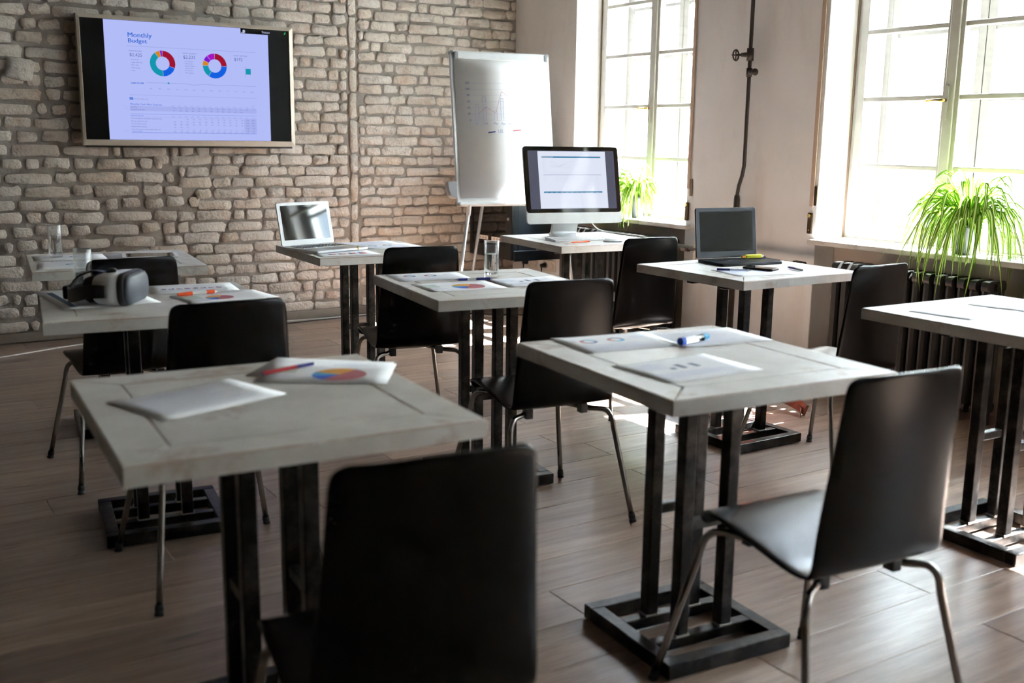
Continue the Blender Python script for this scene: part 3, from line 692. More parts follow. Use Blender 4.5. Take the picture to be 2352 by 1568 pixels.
for k, s in enumerate(v2): tt(s, cx_(k)+.012, 1.440, .006, 2, 'RIGHT')
ln(1.541, 1.418, 2.356, 1.421, .0012, 1); tt('MONTHLY INCOME', 1.543, 1.404, .006, 1); ln(1.541, 1.399, 2.356, 1.401, .0008, 9)
rows_ = [('Financial aid (grants, scholarships, loans) paid to you', ['', '']+['750']*10+['7,500', '38.9%']), ('After-tax wages from a job', ['450']*8+['550', '350', '350', '350', '5,250', '28.8%']), ('Financial help from family', ['200', '200', '1,000']+['350']*9+['4,550', '40.2%']),
         ('Withdrawals from savings', ['500', '350', '150']+['']*9+['1,000', '6.2%']), ('Other (child support, public assistance, gifts, etc.)', ['75']*12+['900', '3.1%'])]
for r_, (s, vals) in enumerate(rows_):
    Z = 1.387-r_*.0168; tt(s, 1.543, Z, .0066, 2, sx=.96)
    for k, s2 in enumerate(vals):
        if s2: tt(s2, cx_(k)+.014, Z, .006, 2, 'RIGHT')
    ln(1.541, Z-.004, 2.356, Z-.003, .0005, 10)
a, b_ = tvp(2.272, 1.312); rect2(L, a, b_, a+.085, b_+.088, T, 10, zz-.0004)
tt('TOTAL INCOME', 1.546, 1.307, .006, 1)
for k, s in enumerate('1,225 1,075 2,425 1,625 1,625 1,625 1,625 1,625 1,725 1,525 1,525 1,525 19,150 100.0%'.split()): tt(s, cx_(k)+.014, 1.307, .006, 2, 'RIGHT')
ln(1.541, 1.302, 2.356, 1.304, .0018, 1)
line2(L, [tvp(*q) for q in ((1.500, 1.464), (1.508, 1.468), (1.516, 1.456), (1.524, 1.466), (1.535, 1.465))], .0006, T, 9, zz); line2(L, [tvp(*q) for q in ((1.500, 1.448), (1.512, 1.452), (1.520, 1.444), (1.535, 1.443))], .0006, T, 9, zz); line2(L, [tvp(*q) for q in ((1.503, 1.306), (1.508, 1.318), (1.514, 1.310), (1.535, 1.311))], .0006, T, 9, zz)
tt('9xxxx', 2.411, 1.961, .015, 12, sx=1.05)
a, b_ = tvp(2.290, 1.967); sector(L, a, b_, .003, .0085, 0, 2*PI, T, 12, zz); line2(L, [(a, b_-.003), (a, b_+.004), (a-.003, b_-.001)], .0012, T, 12, zz); rect2(L, a-.018, b_-.012, a+.006, b_-.008, T, 12, zz)
a, b_ = tvp(2.571, 1.969); L.add([(a-.006, b_-.011, zz), (a+.005, b_-.002, zz), (a+.007, b_+.011, zz), (a-.004, b_+.003, zz)], [(0, 1, 2, 3)], 13, T)
L.obj('lettering', EM, scr)

# ------------------------------------------------------------------ flipchart
yw, ln_ = math.radians(-9.6), math.radians(9.8)
fc = thing('flipchart', 'white flipchart easel with a hand-drawn bar chart, before the brick corner', 'flipchart', (3.355, 6.09, 0), yw)
T = Matrix.Translation((0, 0, 1.85)) @ Matrix.Rotation(PI/2-ln_, 4, 'X')   # x right, y up the board, z out of it
W_, H_ = .70, 1.004
MB().prism(rrect(.004, -H_+.004, W_-.004, -.004, .02), -.022, -.006, 0, T).obj('board', 'white', fc)
for (x0, y0, x1, y1) in ((0, -H_+.02, .014, -.02), (W_-.014, -H_+.02, W_, -.02), (.02, -.014, W_-.02, 0), (.02, -H_, W_-.02, -H_+.022)):
    MB().box(x0, y0, -.026, x1, y1, .0, 0, T).obj('edge_rail', 'board', fc, bev=.003)
for cx, cy in ((.012, -.012), (W_-.012, -.012), (.012, -H_+.012), (W_-.012, -H_+.012)): MB().prism(rrect(cx-.013, cy-.013, cx+.013, cy+.013, .009), -.028, .002, 0, T).obj('corner_cap', 'grey', fc)
MB().prism(rrect(.045, -.054, W_-.04, -.012, .006), .002, .024, 0, T).obj('clamp_bar', 'board', fc, bev=.004)
for cx in (.035, W_-.03): MB().prism(rrect(cx-.013, -.056, cx+.013, -.010, .006), .001, .028, 0, T).obj('clamp_end', 'grey', fc, bev=.003)
pb = MB(); n = 10
for j in range(2):
    for i in range(n+1): pb.v.append(tuple(T @ Vector(((.024, W_-.012)[j], -.05-(H_-.10)*i/n, .004+.004*math.sin(i*.9+j*2)))))
for i in range(n): pb.f.append((i, i+1, n+2+i, n+1+i)); pb.m.append(0)
paper = pb.obj('paper_pad', 'paper', fc, smooth=True); so_ = paper.modifiers.new('s', 'SOLIDIFY'); so_.thickness = .003; so_.offset = -1
D = MB(); zf = .0098
fx = lambda p: (p[0], -p[1])
def dl(pts, wd, mi): line2(D, [fx(p) for p in pts], wd, T, mi, zf)
DM = ['marker_blue', 'marker_faint', 'marker_mid', 'rose', 'darkblue']
MT['marker_blue'] = plain('marker_blue', (74, 84, 170), .6); MT['marker_faint'] = plain('marker_faint', (196, 200, 228), .6); MT['marker_mid'] = plain('marker_mid', (150, 156, 204), .6)
def flush(nm):
    global D
    D.obj(nm, DM, paper); D = MB()
for k, (yl, lab, rl) in enumerate(((.209, '120', '6000'), (.250, '100', '5000'), (.288, '80', '4000'), (.329, '60', '3000'), (.370, '40', '2000'), (.408, '20', '1000'), (.450, '0', '0'))):
    dl([(.125, yl), (.3, yl-.004), (.45, yl-.006), (.562, yl-.010)], .0013, 1); text(D, lab, .119, -yl-.005, .020, T, 0, 'RIGHT', 1, zf); text(D, rl, .575, -yl+.003, .016, T, 1, 'LEFT', 1, zf)  # right-hand scale in the pale ink: its overexposed fade is put into the colour
flush('grid_and_scale')
for (x0, yt, x1, yb, ink) in ((.154, .347, .177, .451, 2), (.206, .293, .229, .448, 2), (.284, .385, .304, .445, 2), (.332, .302, .351, .440, 0), (.388, .331, .406, .438, 2), (.431, .219, .444, .436, 2)):
    dl([(x0, yb), (x0, yt), (x1, yt), (x1, yb)], .0014, ink)
    yy = yt+.012
    while yy < yb-.006: dl([(x0, yy+.006), (x1, yy-.006)], .0008, 1); yy += .014
    flush('chart_bar')
dl([(.168, .411), (.228, .361), (.295, .398), (.343, .256), (.394, .297), (.444, .222)], .0018, 3)
flush('trend_line')
for s, x in (('Jan', .143), ('Feb', .206), ('Mar', .275), ('Apr', .330), ('May', .382), ('Jun', .436)): text(D, s, x, -.474, .022, T, 2, 'LEFT', 1, zf)
dl([(.235, .5275), (.286, .5205)], .008, 4); text(D, 'US', .303, -.528, .032, T, 2, 'LEFT', 1, zf); dl([(.412, .5125), (.470, .507)], .008, 3); text(D, 'TT', .492, -.512, .030, T, 2, 'LEFT', 1, zf)
dl([(.40, .62), (.43, .60), (.44, .68), (.40, .72), (.41, .66), (.40, .62)], .0008, 1)
flush('lettering')
cu = MB(); prof = [(-.005, -.845), (-.066, -.845), (-.064, -.90), (-.052, -.935), (-.03, -.95), (-.005, -.952)]
cu.prism(prof[::-1], -.045, .02, 0, T); cu.obj('pen_cup', 'grey', fc, bev=.004)
MB().box(.006, -H_+.006, .0, W_-.006, -H_+.014, .03, 0, T).obj('pen_tray', 'board', fc)
Ti = fc.matrix_basis if False else None
def legf(top, foot, nm='leg', m_='board'):
    o = MB(); o.tube([top, foot], .009, 10).obj(nm, m_, fc, smooth=True)
legb = MB(); legb.tube([(.081, -.160, .860), (.015, -.2, .476), (-.07, -.24, .0)], .0115, 10); legb.tube([(.084, -.158, .87), (.072, -.170, .80)], .015, 10); legb.obj('leg', 'board', fc, smooth=True)
legb = MB(); legb.tube([(.655, -.155, .875), (.787, -.2, .53), (.86, -.24, .0)], .0115, 10); legb.obj('leg', 'board', fc, smooth=True)
legb = MB(); legb.tube([(.285, -.04, 1.35), (.232, .0, .828), (.194, .05, .441), (.15, .10, .0)], .0105, 10); legb.obj('leg', 'alu', fc, smooth=True)

# ------------------------------------------------------------------ desktop computer
pc = thing('desktop_computer', 'all-in-one silver desktop computer with white chin on far table', 'computer', (3.16, 4.905, 0), math.radians(-11))
T = Matrix.Translation((0, 0, 1.256)) @ Matrix.Rotation(PI/2-math.radians(12.5), 4, 'X')
W_, H_ = .585, .434
MB().prism(rrect(0, -H_, W_, 0, .018), -.010, 0, 0, T).obj('body', 'alu', pc, bev=.002)
MB().prism([(p[0], p[1]) for p in rrect(.002, -.372, W_-.002, -.002, .016)], 0, .0015, 0, T).obj('black_glass', 'blackgloss', pc)
MB().prism(rrect(.001, -H_+.001, W_-.001, -.373, .016), -.0005, .0012, 0, T).obj('chin', 'white', pc)
bk = MB(); bk.prism(rrect(.06, -H_+.04, W_-.06, -.04, .06), -.04, -.010, 0, T); bk.obj('rear_bulge', 'alu', pc, bev=.015, seg=3)
E2 = [emit('pc_page', (226, 232, 248)), emit('pc_band', (60, 130, 168)), emit('pc_line', (186, 194, 214)), emit('pc_desk', (86, 88, 104)), emit('pc_white', (238, 242, 250))]
s2 = MB(); rect2(s2, .028, -.352, .557, -.025, T, 0, .0018); ds = s2.obj('display', E2[3], pc)
q = MB(); rect2(q, .087, -.349, .503, -.028, T, 0, .0022)
rect2(q, .111, -.066, .472, -.057, T, 1, .0026); text(q, 'REGIONAL SALES', .114, -.0645, .0085, T, 4, 'LEFT', 1, .003)
for k in range(7): text(q, '%d,000' % (700-k*100), .128, -.076-k*.0118, .005, T, 2, 'RIGHT', 1, .0026)
line2(q, [(.137, -.074), (.137, -.146), (.408, -.146)], .0006, T, 2, .0026)
line2(q, [(.157, -.089), (.181, -.087), (.214, -.112), (.271, -.086)], .0011, T, 2, .0026); line2(q, [(.157, -.112), (.172, -.101), (.2, -.115), (.25, -.103), (.271, -.110)], .0011, T, 2, .0026); line2(q, [(.157, -.118), (.215, -.114), (.271, -.120)], .0011, T, 2, .0026)
for k, s in enumerate(('Western region', 'Eastern', 'North')): text(q, s, .276, -.089-k*.018, .005, T, 2, 'LEFT', 1, .0026)
for k in range(12): text(q, 'Jan Feb Mar Apr May Jun Jul Aug Sep Oct Nov Dec'.split()[k], .16+k*.019, -.153, .0048, T, 2, 'CENTER', 1, .0026)
rect2(q, .112, -.163, .471, -.1585, T, 2, .0026)
for r_ in range(3):
    for k in range(8): text(q, '12,%d40' % ((k*3+r_) % 10), .165+k*.022 if k else .114, -.176-r_*.0105, .0048, T, 2, 'LEFT', 1, .0026)
    text(q, '148,750', .452, -.176-r_*.0105, .0048, T, 2, 'RIGHT', 1, .0026)
for r_ in range(7): text(q, '9,480', .452, -.208-r_*.011, .0048, T, 2, 'RIGHT', 1, .0026)
rect2(q, .112, -.262, .471, -.2535, T, 1, .0026)
for k in range(11): text(q, '10,220', .12+k*.031, -.2605, .005, T, 4, 'LEFT', 1, .003)
q.obj('spreadsheet_page', [E2[0], E2[1], E2[2], E2[3], E2[4]], ds)
MB().prism([(p[0], p[1]) for p in rrect(.003, -.371, W_-.003, -.003, .015)], .0034, .0044, 0, T).obj('cover_glass', 'pane', pc)
st = MB(); cxs = W_/2
st.add([(cxs-.075, -.005, .752), (cxs+.075, -.005, .752), (cxs+.075, .005, .752), (cxs-.075, .005, .752)], [(0, 1, 2, 3)])
st = MB(); pr_ = [(-.085, .7495), (.075, .7495), (.077, .760), (.055, .775), (.010, .90), (.0, .98), (-.012, .98), (-.004, .90), (.035, .775), (.03, .764), (-.08, .7575)]
st.prism([(a_, b_) for a_, b_ in pr_], -.08, .08, 0, Matrix.Translation((cxs, 0.025, 0)) @ Matrix(((0, 0, 1, 0), (1, 0, 0, 0), (0, 1, 0, 0), (0, 0, 0, 1)))); st.obj('stand', 'alu', pc, bev=.004, seg=3)
# cable of the computer
def cable(label, pts, m_, r=.0032, n=6, cat='cable', name='power_cable', group=None):
    b = MB(); b.tube(bez(pts, 5), r, n); o = b.obj(name, m_, None, smooth=True); tag(o, label, cat, group); return o
cable('white power cable falling from the desktop computer behind its table', [(3.56, 4.93, .86), (3.66, 4.95, .83), (3.74, 4.96, .775), (3.80, 4.93, .757), (3.812, 4.80, .755), (3.815, 4.55, .745), (3.80, 4.50, .66), (3.78, 4.46, .5), (3.76, 4.44, .2), (3.80, 4.60, .02), (4.0, 4.9, .006)], 'cord_white')
kb = thing('keyboard', 'slim white and aluminium keyboard before the desktop computer', 'keyboard', (3.42, 4.665, .7495), math.radians(-4))
k_ = MB(); k_.add([(-.215, -.057, 0), (.215, -.057, 0), (.215, .057, 0), (-.215, .057, 0), (-.215, -.057, .006), (.215, -.057, .006), (.215, .057, .017), (-.215, .057, .017)], [(3, 2, 1, 0), (4, 5, 6, 7), (0, 1, 5, 4), (1, 2, 6, 5), (2, 3, 7, 6), (3, 0, 4, 7)]); k_.obj('base_plate', 'alu', kb, bev=.001)
keym = MB().box(-.0083, -.0075, 0, .0083, .0075, .0022).mesh('key', 'white')
for r_ in range(5):
    yy = -.046+r_*.0195
    for c_ in range(21):
        if c_ in (15,) or (r_ == 0 and 3 < c_ < 8): continue
        o = link('key', keym, kb); o.location = (-.203+c_*.0203, yy, .0062+(yy+.057)*.0965); o.rotation_euler = (.096, 0, 0)
o = MB().box(-.038, -.0075, 0, .038, .0075, .0022).obj('space_bar', 'white', kb); o.location = (-.203+5.5*.0203, -.046, .0073); o.rotation_euler = (.096, 0, 0)
ms = thing('computer_mouse', 'low white mouse lying right of the keyboard', 'mouse', (3.50, 4.505, .7495), math.radians(-20))
def ellipsoid(rx, ry, rz, n=16, m_=8, half=False):
    vs = []; fs = []
    for i in range(m_+1):
        ph = (PI/2 if half else PI)*i/m_
        for j in range(n): t = 2*PI*j/n; sg = lambda v: math.copysign(abs(v)**.75, v); vs.append((rx*math.sin(ph)*sg(math.cos(t)), ry*math.sin(ph)*sg(math.sin(t)), rz*math.cos(ph)))
    for i in range(m_):
        for j in range(n): fs.append((i*n+j, (i+1)*n+j, (i+1)*n+(j+1) % n, i*n+(j+1) % n))
    return vs, fs
vs, fs = ellipsoid(.055, .029, .017, half=True); b = MB(); b.add([(x, y_, z_+.004) for x, y_, z_ in vs], fs); b.obj('top_shell', 'white', ms, smooth=True)
MB().prism(rrect(-.053, -.027, .053, .027, .025), 0, .005).obj('mouse_base', 'grey', ms)

# ------------------------------------------------------------------ pens
def pen(label, p, q, z, segs, r=.0045, name='pen', cat='pen'):
    p, q = Vector((*p, 0)), Vector((*q, 0)); d = q-p; Ln = d.length; a = math.atan2(d.y, d.x)
    root = thing(name, label, cat, (*(p+d/2)[:2], z), a)
    for nm, m_, t0, t1, r0, r1 in segs:
        MB().cyl((-Ln/2+Ln*t0, 0, r), (-Ln/2+Ln*t1, 0, r), r*r0, r*r1, 12).obj(nm, m_, root, smooth=False)
    return root
pen('orange and clear ballpoint lying before the keyboard', (3.235, 4.525), (3.372, 4.545), .7495, [('tip', 'hlorange', 0, .14, .4, 1), ('barrel', 'tango', .14, .7, 1, 1), ('cap', 'hlorange', .7, 1, 1.1, .9)])
pen('red and dark blue pencil lying on the pie chart sheet', (.752, 2.257), (.898, 2.302), .7555, [('tip', 'ink', 0, .05, .2, 1), ('barrel', 'red', .05, .68, 1, 1), ('grip', 'darkblue', .68, 1, 1, .8)])
pen('orange and white highlighter on the headset table', (.892, 3.490), (1.030, 3.512), .7627, [('cap', 'hlorange', 0, .36, .8, 1.1), ('barrel', 'white', .36, .72, 1, 1), ('grip', 'hlorange', .72, .93, 1.1, 1), ('nib', 'white', .93, 1, .5, .3)], r=.0065, name='highlighter')
pen('blue capped pen lying on the middle table beside the glass', (1.905, 3.416), (2.045, 3.390), .7620, [('tip', 'alu', 0, .1, .2, .8), ('grip', 'darkblue', .1, .36, 1, 1), ('barrel', 'clearplastic', .36, .62, .9, .9), ('cap', 'darkblue', .62, 1, 1.1, 1)], r=.0048)
pen('thick clear marker with blue ends on right foreground table', (1.838, 2.060), (1.962, 2.088), .7588, [('end_cap', 'blue', 0, .14, 1.25, 1.3), ('barrel', 'clearplastic', .14, .8, 1, 1), ('grip', 'cyanb', .8, 1, 1.2, .9)], r=.0085, name='marker')
pen('blue pen lying left of the phone on the black laptop table', (3.045, 3.205), (3.145, 3.105), .7635, [('cap', 'darkblue', 0, .38, 1.1, 1), ('barrel', 'lilac', .38, .92, .9, .9), ('tip', 'alu', .92, 1, .7, .2)], r=.0046)
pen('purple grey pen lying right of the phone on the black laptop table', (3.39, 3.135), (3.355, 3.02), .7625, [('tip', 'ink', 0, .12, .3, 1), ('barrel', 'violet', .12, .6, 1, 1), ('cap', 'grey', .6, 1, 1.1, 1)], r=.0048)
pen('stubby wooden pencil stub standing out on the bar chart sheet', (2.118, 4.79), (2.095, 4.735), .7435, [('wood', 'wood', 0, .55, .9, 1), ('band', 'green', .55, .8, 1.05, 1.05), ('tip', 'gold', .8, 1, .9, .6)], r=.008, name='pencil_stub')

# ------------------------------------------------------------------ laptops
def laptop(label, x, y_, z, a, W, Dp, H, lean, shellm, bez_, scrm, keym_, palm, bt):
    r = thing('laptop', label, 'laptop', (x, y_, z), math.radians(a))          # origin: hinge centre, front toward -y
    MB().prism(rrect(-W/2, -Dp, W/2, 0, .012), .0, .013, 0, None).obj('base', shellm, r, bev=.003)
    MB().box(-W*.42, -Dp*.50, .0128, W*.42, -Dp*.10, .0136).obj('key_bed', palm, r)
    km = MB().box(-W*.0235, -.0058, 0, W*.0235, .0058, .0012).mesh('key', keym_)
    for rr in range(5):
        for c_ in range(14):
            if rr == 0 and 3 < c_ < 9: continue
            o = link('key', km, r); o.location = (-W*.39+c_*W*.06, -Dp*.465+rr*Dp*.083, .0136)
    MB().box(-W*.13, -Dp*.465-.006, .0136, W*.13, -Dp*.465+.006, .0148).obj('space_bar', keym_, r)
    MB().prism(rrect(-W*.16, -Dp*.93, W*.16, -Dp*.57, .006), .0129, .0134).obj('touchpad', bt, r)
    T = Matrix.Translation((0, .004, .014)) @ Matrix.Rotation(PI/2-math.radians(lean), 4, 'X')
    lid = MB().prism(rrect(-W/2, 0, W/2, H, .011), -.006, 0, 0, T).obj('lid', shellm, r, bev=.002)
    MB().prism(rrect(-W/2+.002, .002, W/2-.002, H-.002, .010), 0, .0008, 0, T).obj('screen_frame', bez_, lid)
    MB().box(-W*.435, H*.13, .0008, W*.435, H*.925, .0013, 0, T).obj('screen', scrm, lid)
    return r
MT['lcd'] = plain('matte_grey_screen', (40, 40, 36), .6, spec=.1)
laptop('open silver laptop with white screen surround before the brick wall', 1.935, 4.972, .7432, 15.5, .325, .27, .216, 12, 'alu', 'white', 'blackgloss', 'black', 'alu', 'grey')
lb = laptop('open black laptop with dark matte screen by the window pier', 3.352, 3.462, .7618, -7.8, .332, .185, .226, 8, 'navy', 'navy', 'lcd', 'black', 'black', 'navy')
hl = thing('highlighter', 'yellow highlighter lying on the black laptop keyboard', 'pen', (3.435, 3.385, .7775), math.radians(-6))
b = MB(); b.prism(rrect(-.045, -.009, .045, .009, .007), 0, .016); b.obj('barrel', 'yellow', hl, bev=.003); MB().prism(rrect(-.066, -.005, -.045, .005, .003), .004, .012).obj('tip', 'gold', hl); MB().prism(rrect(.045, -.006, .055, .006, .004), .003, .013).obj('end_plug', 'white', hl)
ph = thing('smartphone', 'black smartphone lying before the black laptop', 'phone', (3.242, 3.147, .7640), math.radians(18))
MB().prism(rrect(-.034, -.070, .034, .070, .008), 0, .008).obj('case', 'black', ph, bev=.002); MB().prism(rrect(-.031, -.066, .031, .066, .006), .008, .0085).obj('screen', 'blackgloss', ph)
tbt = thing('tablet', 'white-framed tablet with dark screen on far-left table', 'tablet', (1.123, 4.842, .7495), math.radians(-11))
MB().prism(rrect(-.12, -.085, .12, .085, .008), 0, .0075).obj('case', 'white', tbt, bev=.002); MB().box(-.102, -.074, .0075, .102, .074, .0079).obj('screen', 'blackgloss', tbt)

# ------------------------------------------------------------------ papers
_n = [0]
def sheet(label, x, y_, a, z, kind='', w=.297, h=.21, curl=0.0, group=None):
    _n[0] += 1
    T = Matrix.Translation((x, y_, z)) @ Matrix.Rotation(math.radians(a), 4, 'Z')
    root = thing('paper_sheet', label, 'paper', (x, y_, z), math.radians(a), group or 'printed papers on the tables')
    b = MB(); nx_, ny_ = 8, 3
    def zz_(x_, y2): return .0004+curl*max(0, abs(x_)/(w/2)-.35)**2*(.6+.4*(y2/h))
    for j in range(ny_+1):
        for i in range(nx_+1): xx, yy = -w/2+w*i/nx_, -h/2+h*j/ny_; b.v.append((xx, yy, zz_(xx, yy)))
    for j in range(ny_):
        for i in range(nx_): k = j*(nx_+1)+i; b.f.append((k, k+1, k+nx_+2, k+nx_+1)); b.m.append(0)
    s_ = b.obj('sheet', 'paper', root, smooth=True); so = s_.modifiers.new('s', 'SOLIDIFY'); so.thickness = .00035; so.offset = -1
    p = MB(); I4 = Matrix.Identity(4); zt = .0010
    mats = ['ink', 'slate', 'rose', 'gold', 'blue', 'teal', 'tango', 'violet', 'palegreen', 'lilac', 'cyanb', 'ruler', 'orange', 'hlorange', 'darkblue', 'pink']
    def lines(x0, y0, x1, n, dy=.008, mi=9):
        for k in range(n): rect2(p, x0, y0-k*dy, x0+(x1-x0)*(.7+.3*((k*7) % 5)/4), y0-k*dy+.0022, I4, mi, zt)
    if kind == 'text': lines(-w*.42, h*.36, w*.4, 16, .0098)
    if kind == 'pie' or kind == 'pie2':
        cx, cy = (.03, -.02) if kind == 'pie' else (-.02, -.01); r1 = .062 if kind == 'pie' else .046
        for a0, a1, mi in ((60, -120, 2), (-120, -165, 4), (-165, -200, 10), (-200, -300, 3)): sector(p, cx, cy, 0, r1, math.radians(a0), math.radians(a1), I4, mi, zt)
        rect2(p, -w*.43, -.01, -w*.25, .06, I4, 8, zt); lines(-w*.43, -.03, -w*.2, 5); lines(.0, h*.40, w*.42, 2)
    if kind == 'donut':
        for cx, c4 in ((-.07, (10, 2, 0)), (.015, (7, 2, 10))):
            for k, mi in enumerate(c4): sector(p, cx, .03, .015, .025, k*2.1, k*2.1+2.05, I4, mi, zt)
        lines(-w*.46, .06, -w*.34, 5, .007); lines(-w*.42, -.02, w*.42, 8, .009); lines(.07, .06, .12, 4, .009)
    if kind == 'bars':
        for k in range(8):
            for m2, mi in ((0, 2), (1, 7), (2, 4)): hh = .012+.016*((k*5+m2*3) % 4)/3; x0 = -w*.36+k*.027+m2*.0065; rect2(p, x0, -.02, x0+.0055, -.02+hh, I4, mi, zt)
        rect2(p, -w*.38, -.021, w*.38, -.0195, I4, 9, zt); lines(-w*.42, .075, w*.3, 3); lines(-w*.42, -.04, w*.42, 4)
    if kind == 'bigbars':
        for k in range(4):
            x0 = -.09+k*.052; hh = .03+.008*k; rect2(p, x0, -.055, x0+.018, -.055+hh, I4, 7, zt); rect2(p, x0+.018, -.055, x0+.036, -.055+hh*.9, I4, 6, zt)
        lines(-w*.42, .07, w*.3, 6)
    if kind == 'darkbars':
        for x0, hh in ((-.045, .016), (-.012, .040), (.03, .036)): rect2(p, x0, -.0, x0+.016, hh, I4, 1, zt)
        lines(-w*.42, .07, -w*.1, 8); lines(-w*.42, -.03, w*.4, 6)
    if kind == 'stripe':
        rect2(p, -w*.40, -h*.42, -w*.33, h*.42, I4, 11, zt); lines(-w*.28, h*.4, w*.42, 24, .0140)
    if kind == 'table': lines(-w*.42, h*.4, w*.42, 12, .015, 9); sector(p, .02, .02, .010, .018, 0, 5, I4, 5, zt)
    if p.f: p.obj('print', mats, root)
    return root
sheet('faintly printed sheet with curled edge on the left foreground table', .575, 2.122, 18, .7535, 'text', curl=.003)
sheet('blank sheet tucked under the pie chart on the left foreground table', .905, 2.262, -40, .7535, '')
sheet('pie chart sheet under the red pencil on the left foreground table', .900, 2.215, -32, .7545, 'pie')
sheet('long sheet with slate blue stripe under the headset', .655, 3.600, 3.5, .7615, 'stripe', .297, .42)
sheet('sheet of small coloured bar groups beyond the orange highlighter', .989, 3.672, -7.5, .7615, 'bars')
sheet('pie chart sheet under the orange highlighter', 1.028, 3.425, 6, .7622, 'pie2')
sheet('printed sheet under the glass on the far-left table', .800, 4.960, -5, .7485, 'table')
sheet('printed sheet under the tablet on the far-left table', 1.095, 4.900, -4, .7488, 'text')
sheet('front printed sheet at the left corner of the far-left table', .735, 4.67, -9, .7485, 'table', .21, .28)
sheet('purple and orange bar chart sheet before the silver laptop', 1.985, 4.655, -4, .7425, 'bigbars')
sheet('ring chart sheet right of the silver laptop', 2.318, 4.87, 2, .7429, 'donut')
sheet('sheet with lifted corner at the far edge right of the silver laptop', 2.285, 5.02, -1, .7425, 'text', curl=.006)
sheet('ring chart sheet at the far-left corner of the middle table', 1.885, 3.585, -11, .7595, 'donut')
sheet('pie chart sheet nearest the blue pen on the middle table', 1.860, 3.303, -6, .7600, 'pie')
sheet('dark bar chart sheet right of the glass on the middle table', 2.168, 3.290, -4, .7605, 'darkbars')
sheet('ring chart sheet at the far-left corner of the right foreground table', 1.718, 2.180, -7, .7565, 'donut', curl=.005)
sheet('sheet under the clear marker on the right foreground table', 1.985, 2.115, -7, .7573, 'text')
sheet('dark bar chart sheet nearest the viewer on the right foreground table', 1.668, 1.840, 0, .7565, 'darkbars', curl=.004)
sheet('white sheet at the left side of the right-edge table', 3.060, 2.062, 7, .7545, 'text')
sheet('white sheet farther right on the right-edge table', 3.37, 2.08, 15, .7552, 'text')
sheet('white sheet under the phone before the black laptop', 3.16, 3.10, -12, .7615, 'text')

# ------------------------------------------------------------------ glasses of water
def tumbler(label, x, y_, z, lvl):
    r = thing('water_glass', label, 'glass', (x, y_, z), 0, 'straight tumblers of water'); R = .0295; Hh = .142
    b = MB(); b.lathe([(.0001, 0), (R-.004, 0), (R-.001, .003), (R, Hh), (R-.0008, Hh+.0012), (R-.0022, Hh), (R-.0032, .018), (R-.010, .013), (.0001, .012)], n=32); b.obj('tumbler', 'glass', r, smooth=True)
    b = MB(); b.lathe([(.0001, .0125), (R-.010, .0135), (R-.0034, .019), (R-.0027, lvl), (.0001, lvl)], n=32); b.obj('water', 'water', r, smooth=False)
    b = MB(); b.lathe([(R-.003, Hh-.002), (R+.0004, Hh-.001), (R+.0004, Hh+.0012), (R-.003, Hh+.0012), (R-.003, Hh-.002)], n=32); b.obj('rim', 'clearplastic', r, smooth=True)
tumbler('tall glass of water on the middle table before the flipchart', 2.088, 3.450, .7605, .093)
tumbler('glass of water standing on the far-left table by the brick wall', .751, 4.992, .7495, .100)
tumbler('half-full glass of water behind the headset straps', .652, 3.780, .7625, .062)

# ------------------------------------------------------------------ headset
vr = thing('headset', 'white and black virtual reality headset with smoky visor and black straps', 'headset', (.712, 3.435, .7625), math.radians(-32))
# local +x points out of the visor, y runs across its width
T = Matrix(((0, 0, 1, 0), (1, 0, 0, 0), (0, 1, 0, 0), (0, 0, 0, 1)))   # prism: poly x-> local y, poly y -> local z, extrude -> local x
def loft(mb, secs, mi=0):
    k0 = len(mb.v); n = len(secs[0][1])
    for x_, poly in secs:
        for a_, b_ in poly: mb.v.append((x_, a_, b_))
    for i in range(len(secs)-1):
        for j in range(n): mb.f.append((k0+i*n+j, k0+i*n+(j+1) % n, k0+(i+1)*n+(j+1) % n, k0+(i+1)*n+j)); mb.m.append(mi)
    mb.f.append(tuple(range(k0, k0+n))[::-1]); mb.m.append(mi); mb.f.append(tuple(range(k0+(len(secs)-1)*n, k0+len(secs)*n))); mb.m.append(mi)
b = MB(); loft(b, [(-.075, rrect(-.078, .012, .078, .088, .03)), (-.06, rrect(-.088, .004, .088, .096, .034)), (-.02, rrect(-.096, .001, .096, .100, .036)), (.012, rrect(-.098, .001, .098, .101, .036))]); b.obj('body', 'white', vr, smooth=True)
b = MB(); loft(b, [(.012, rrect(-.099, .000, .099, .102, .037)), (.022, rrect(-.100, .000, .100, .103, .037)), (.032, rrect(-.098, .002, .098, .101, .036))]); b.obj('black_band', 'black', vr, smooth=True)
MT['visor'] = plain('smoky_grey_visor', (84, 88, 96), .4, spec=.25)
b = MB(); loft(b, [(.032, rrect(-.096, .003, .096, .099, .035)), (.042, rrect(-.094, .005, .094, .097, .034)), (.048, rrect(-.086, .012, .086, .090, .030))]); b.obj('visor', 'visor', vr, smooth=True)
b = MB(); loft(b, [(-.105, rrect(-.070, .014, .070, .084, .03)), (-.09, rrect(-.082, .008, .082, .090, .03)), (-.072, rrect(-.080, .010, .080, .090, .03))]); b.obj('face_pad', 'darkleather', vr, smooth=True)
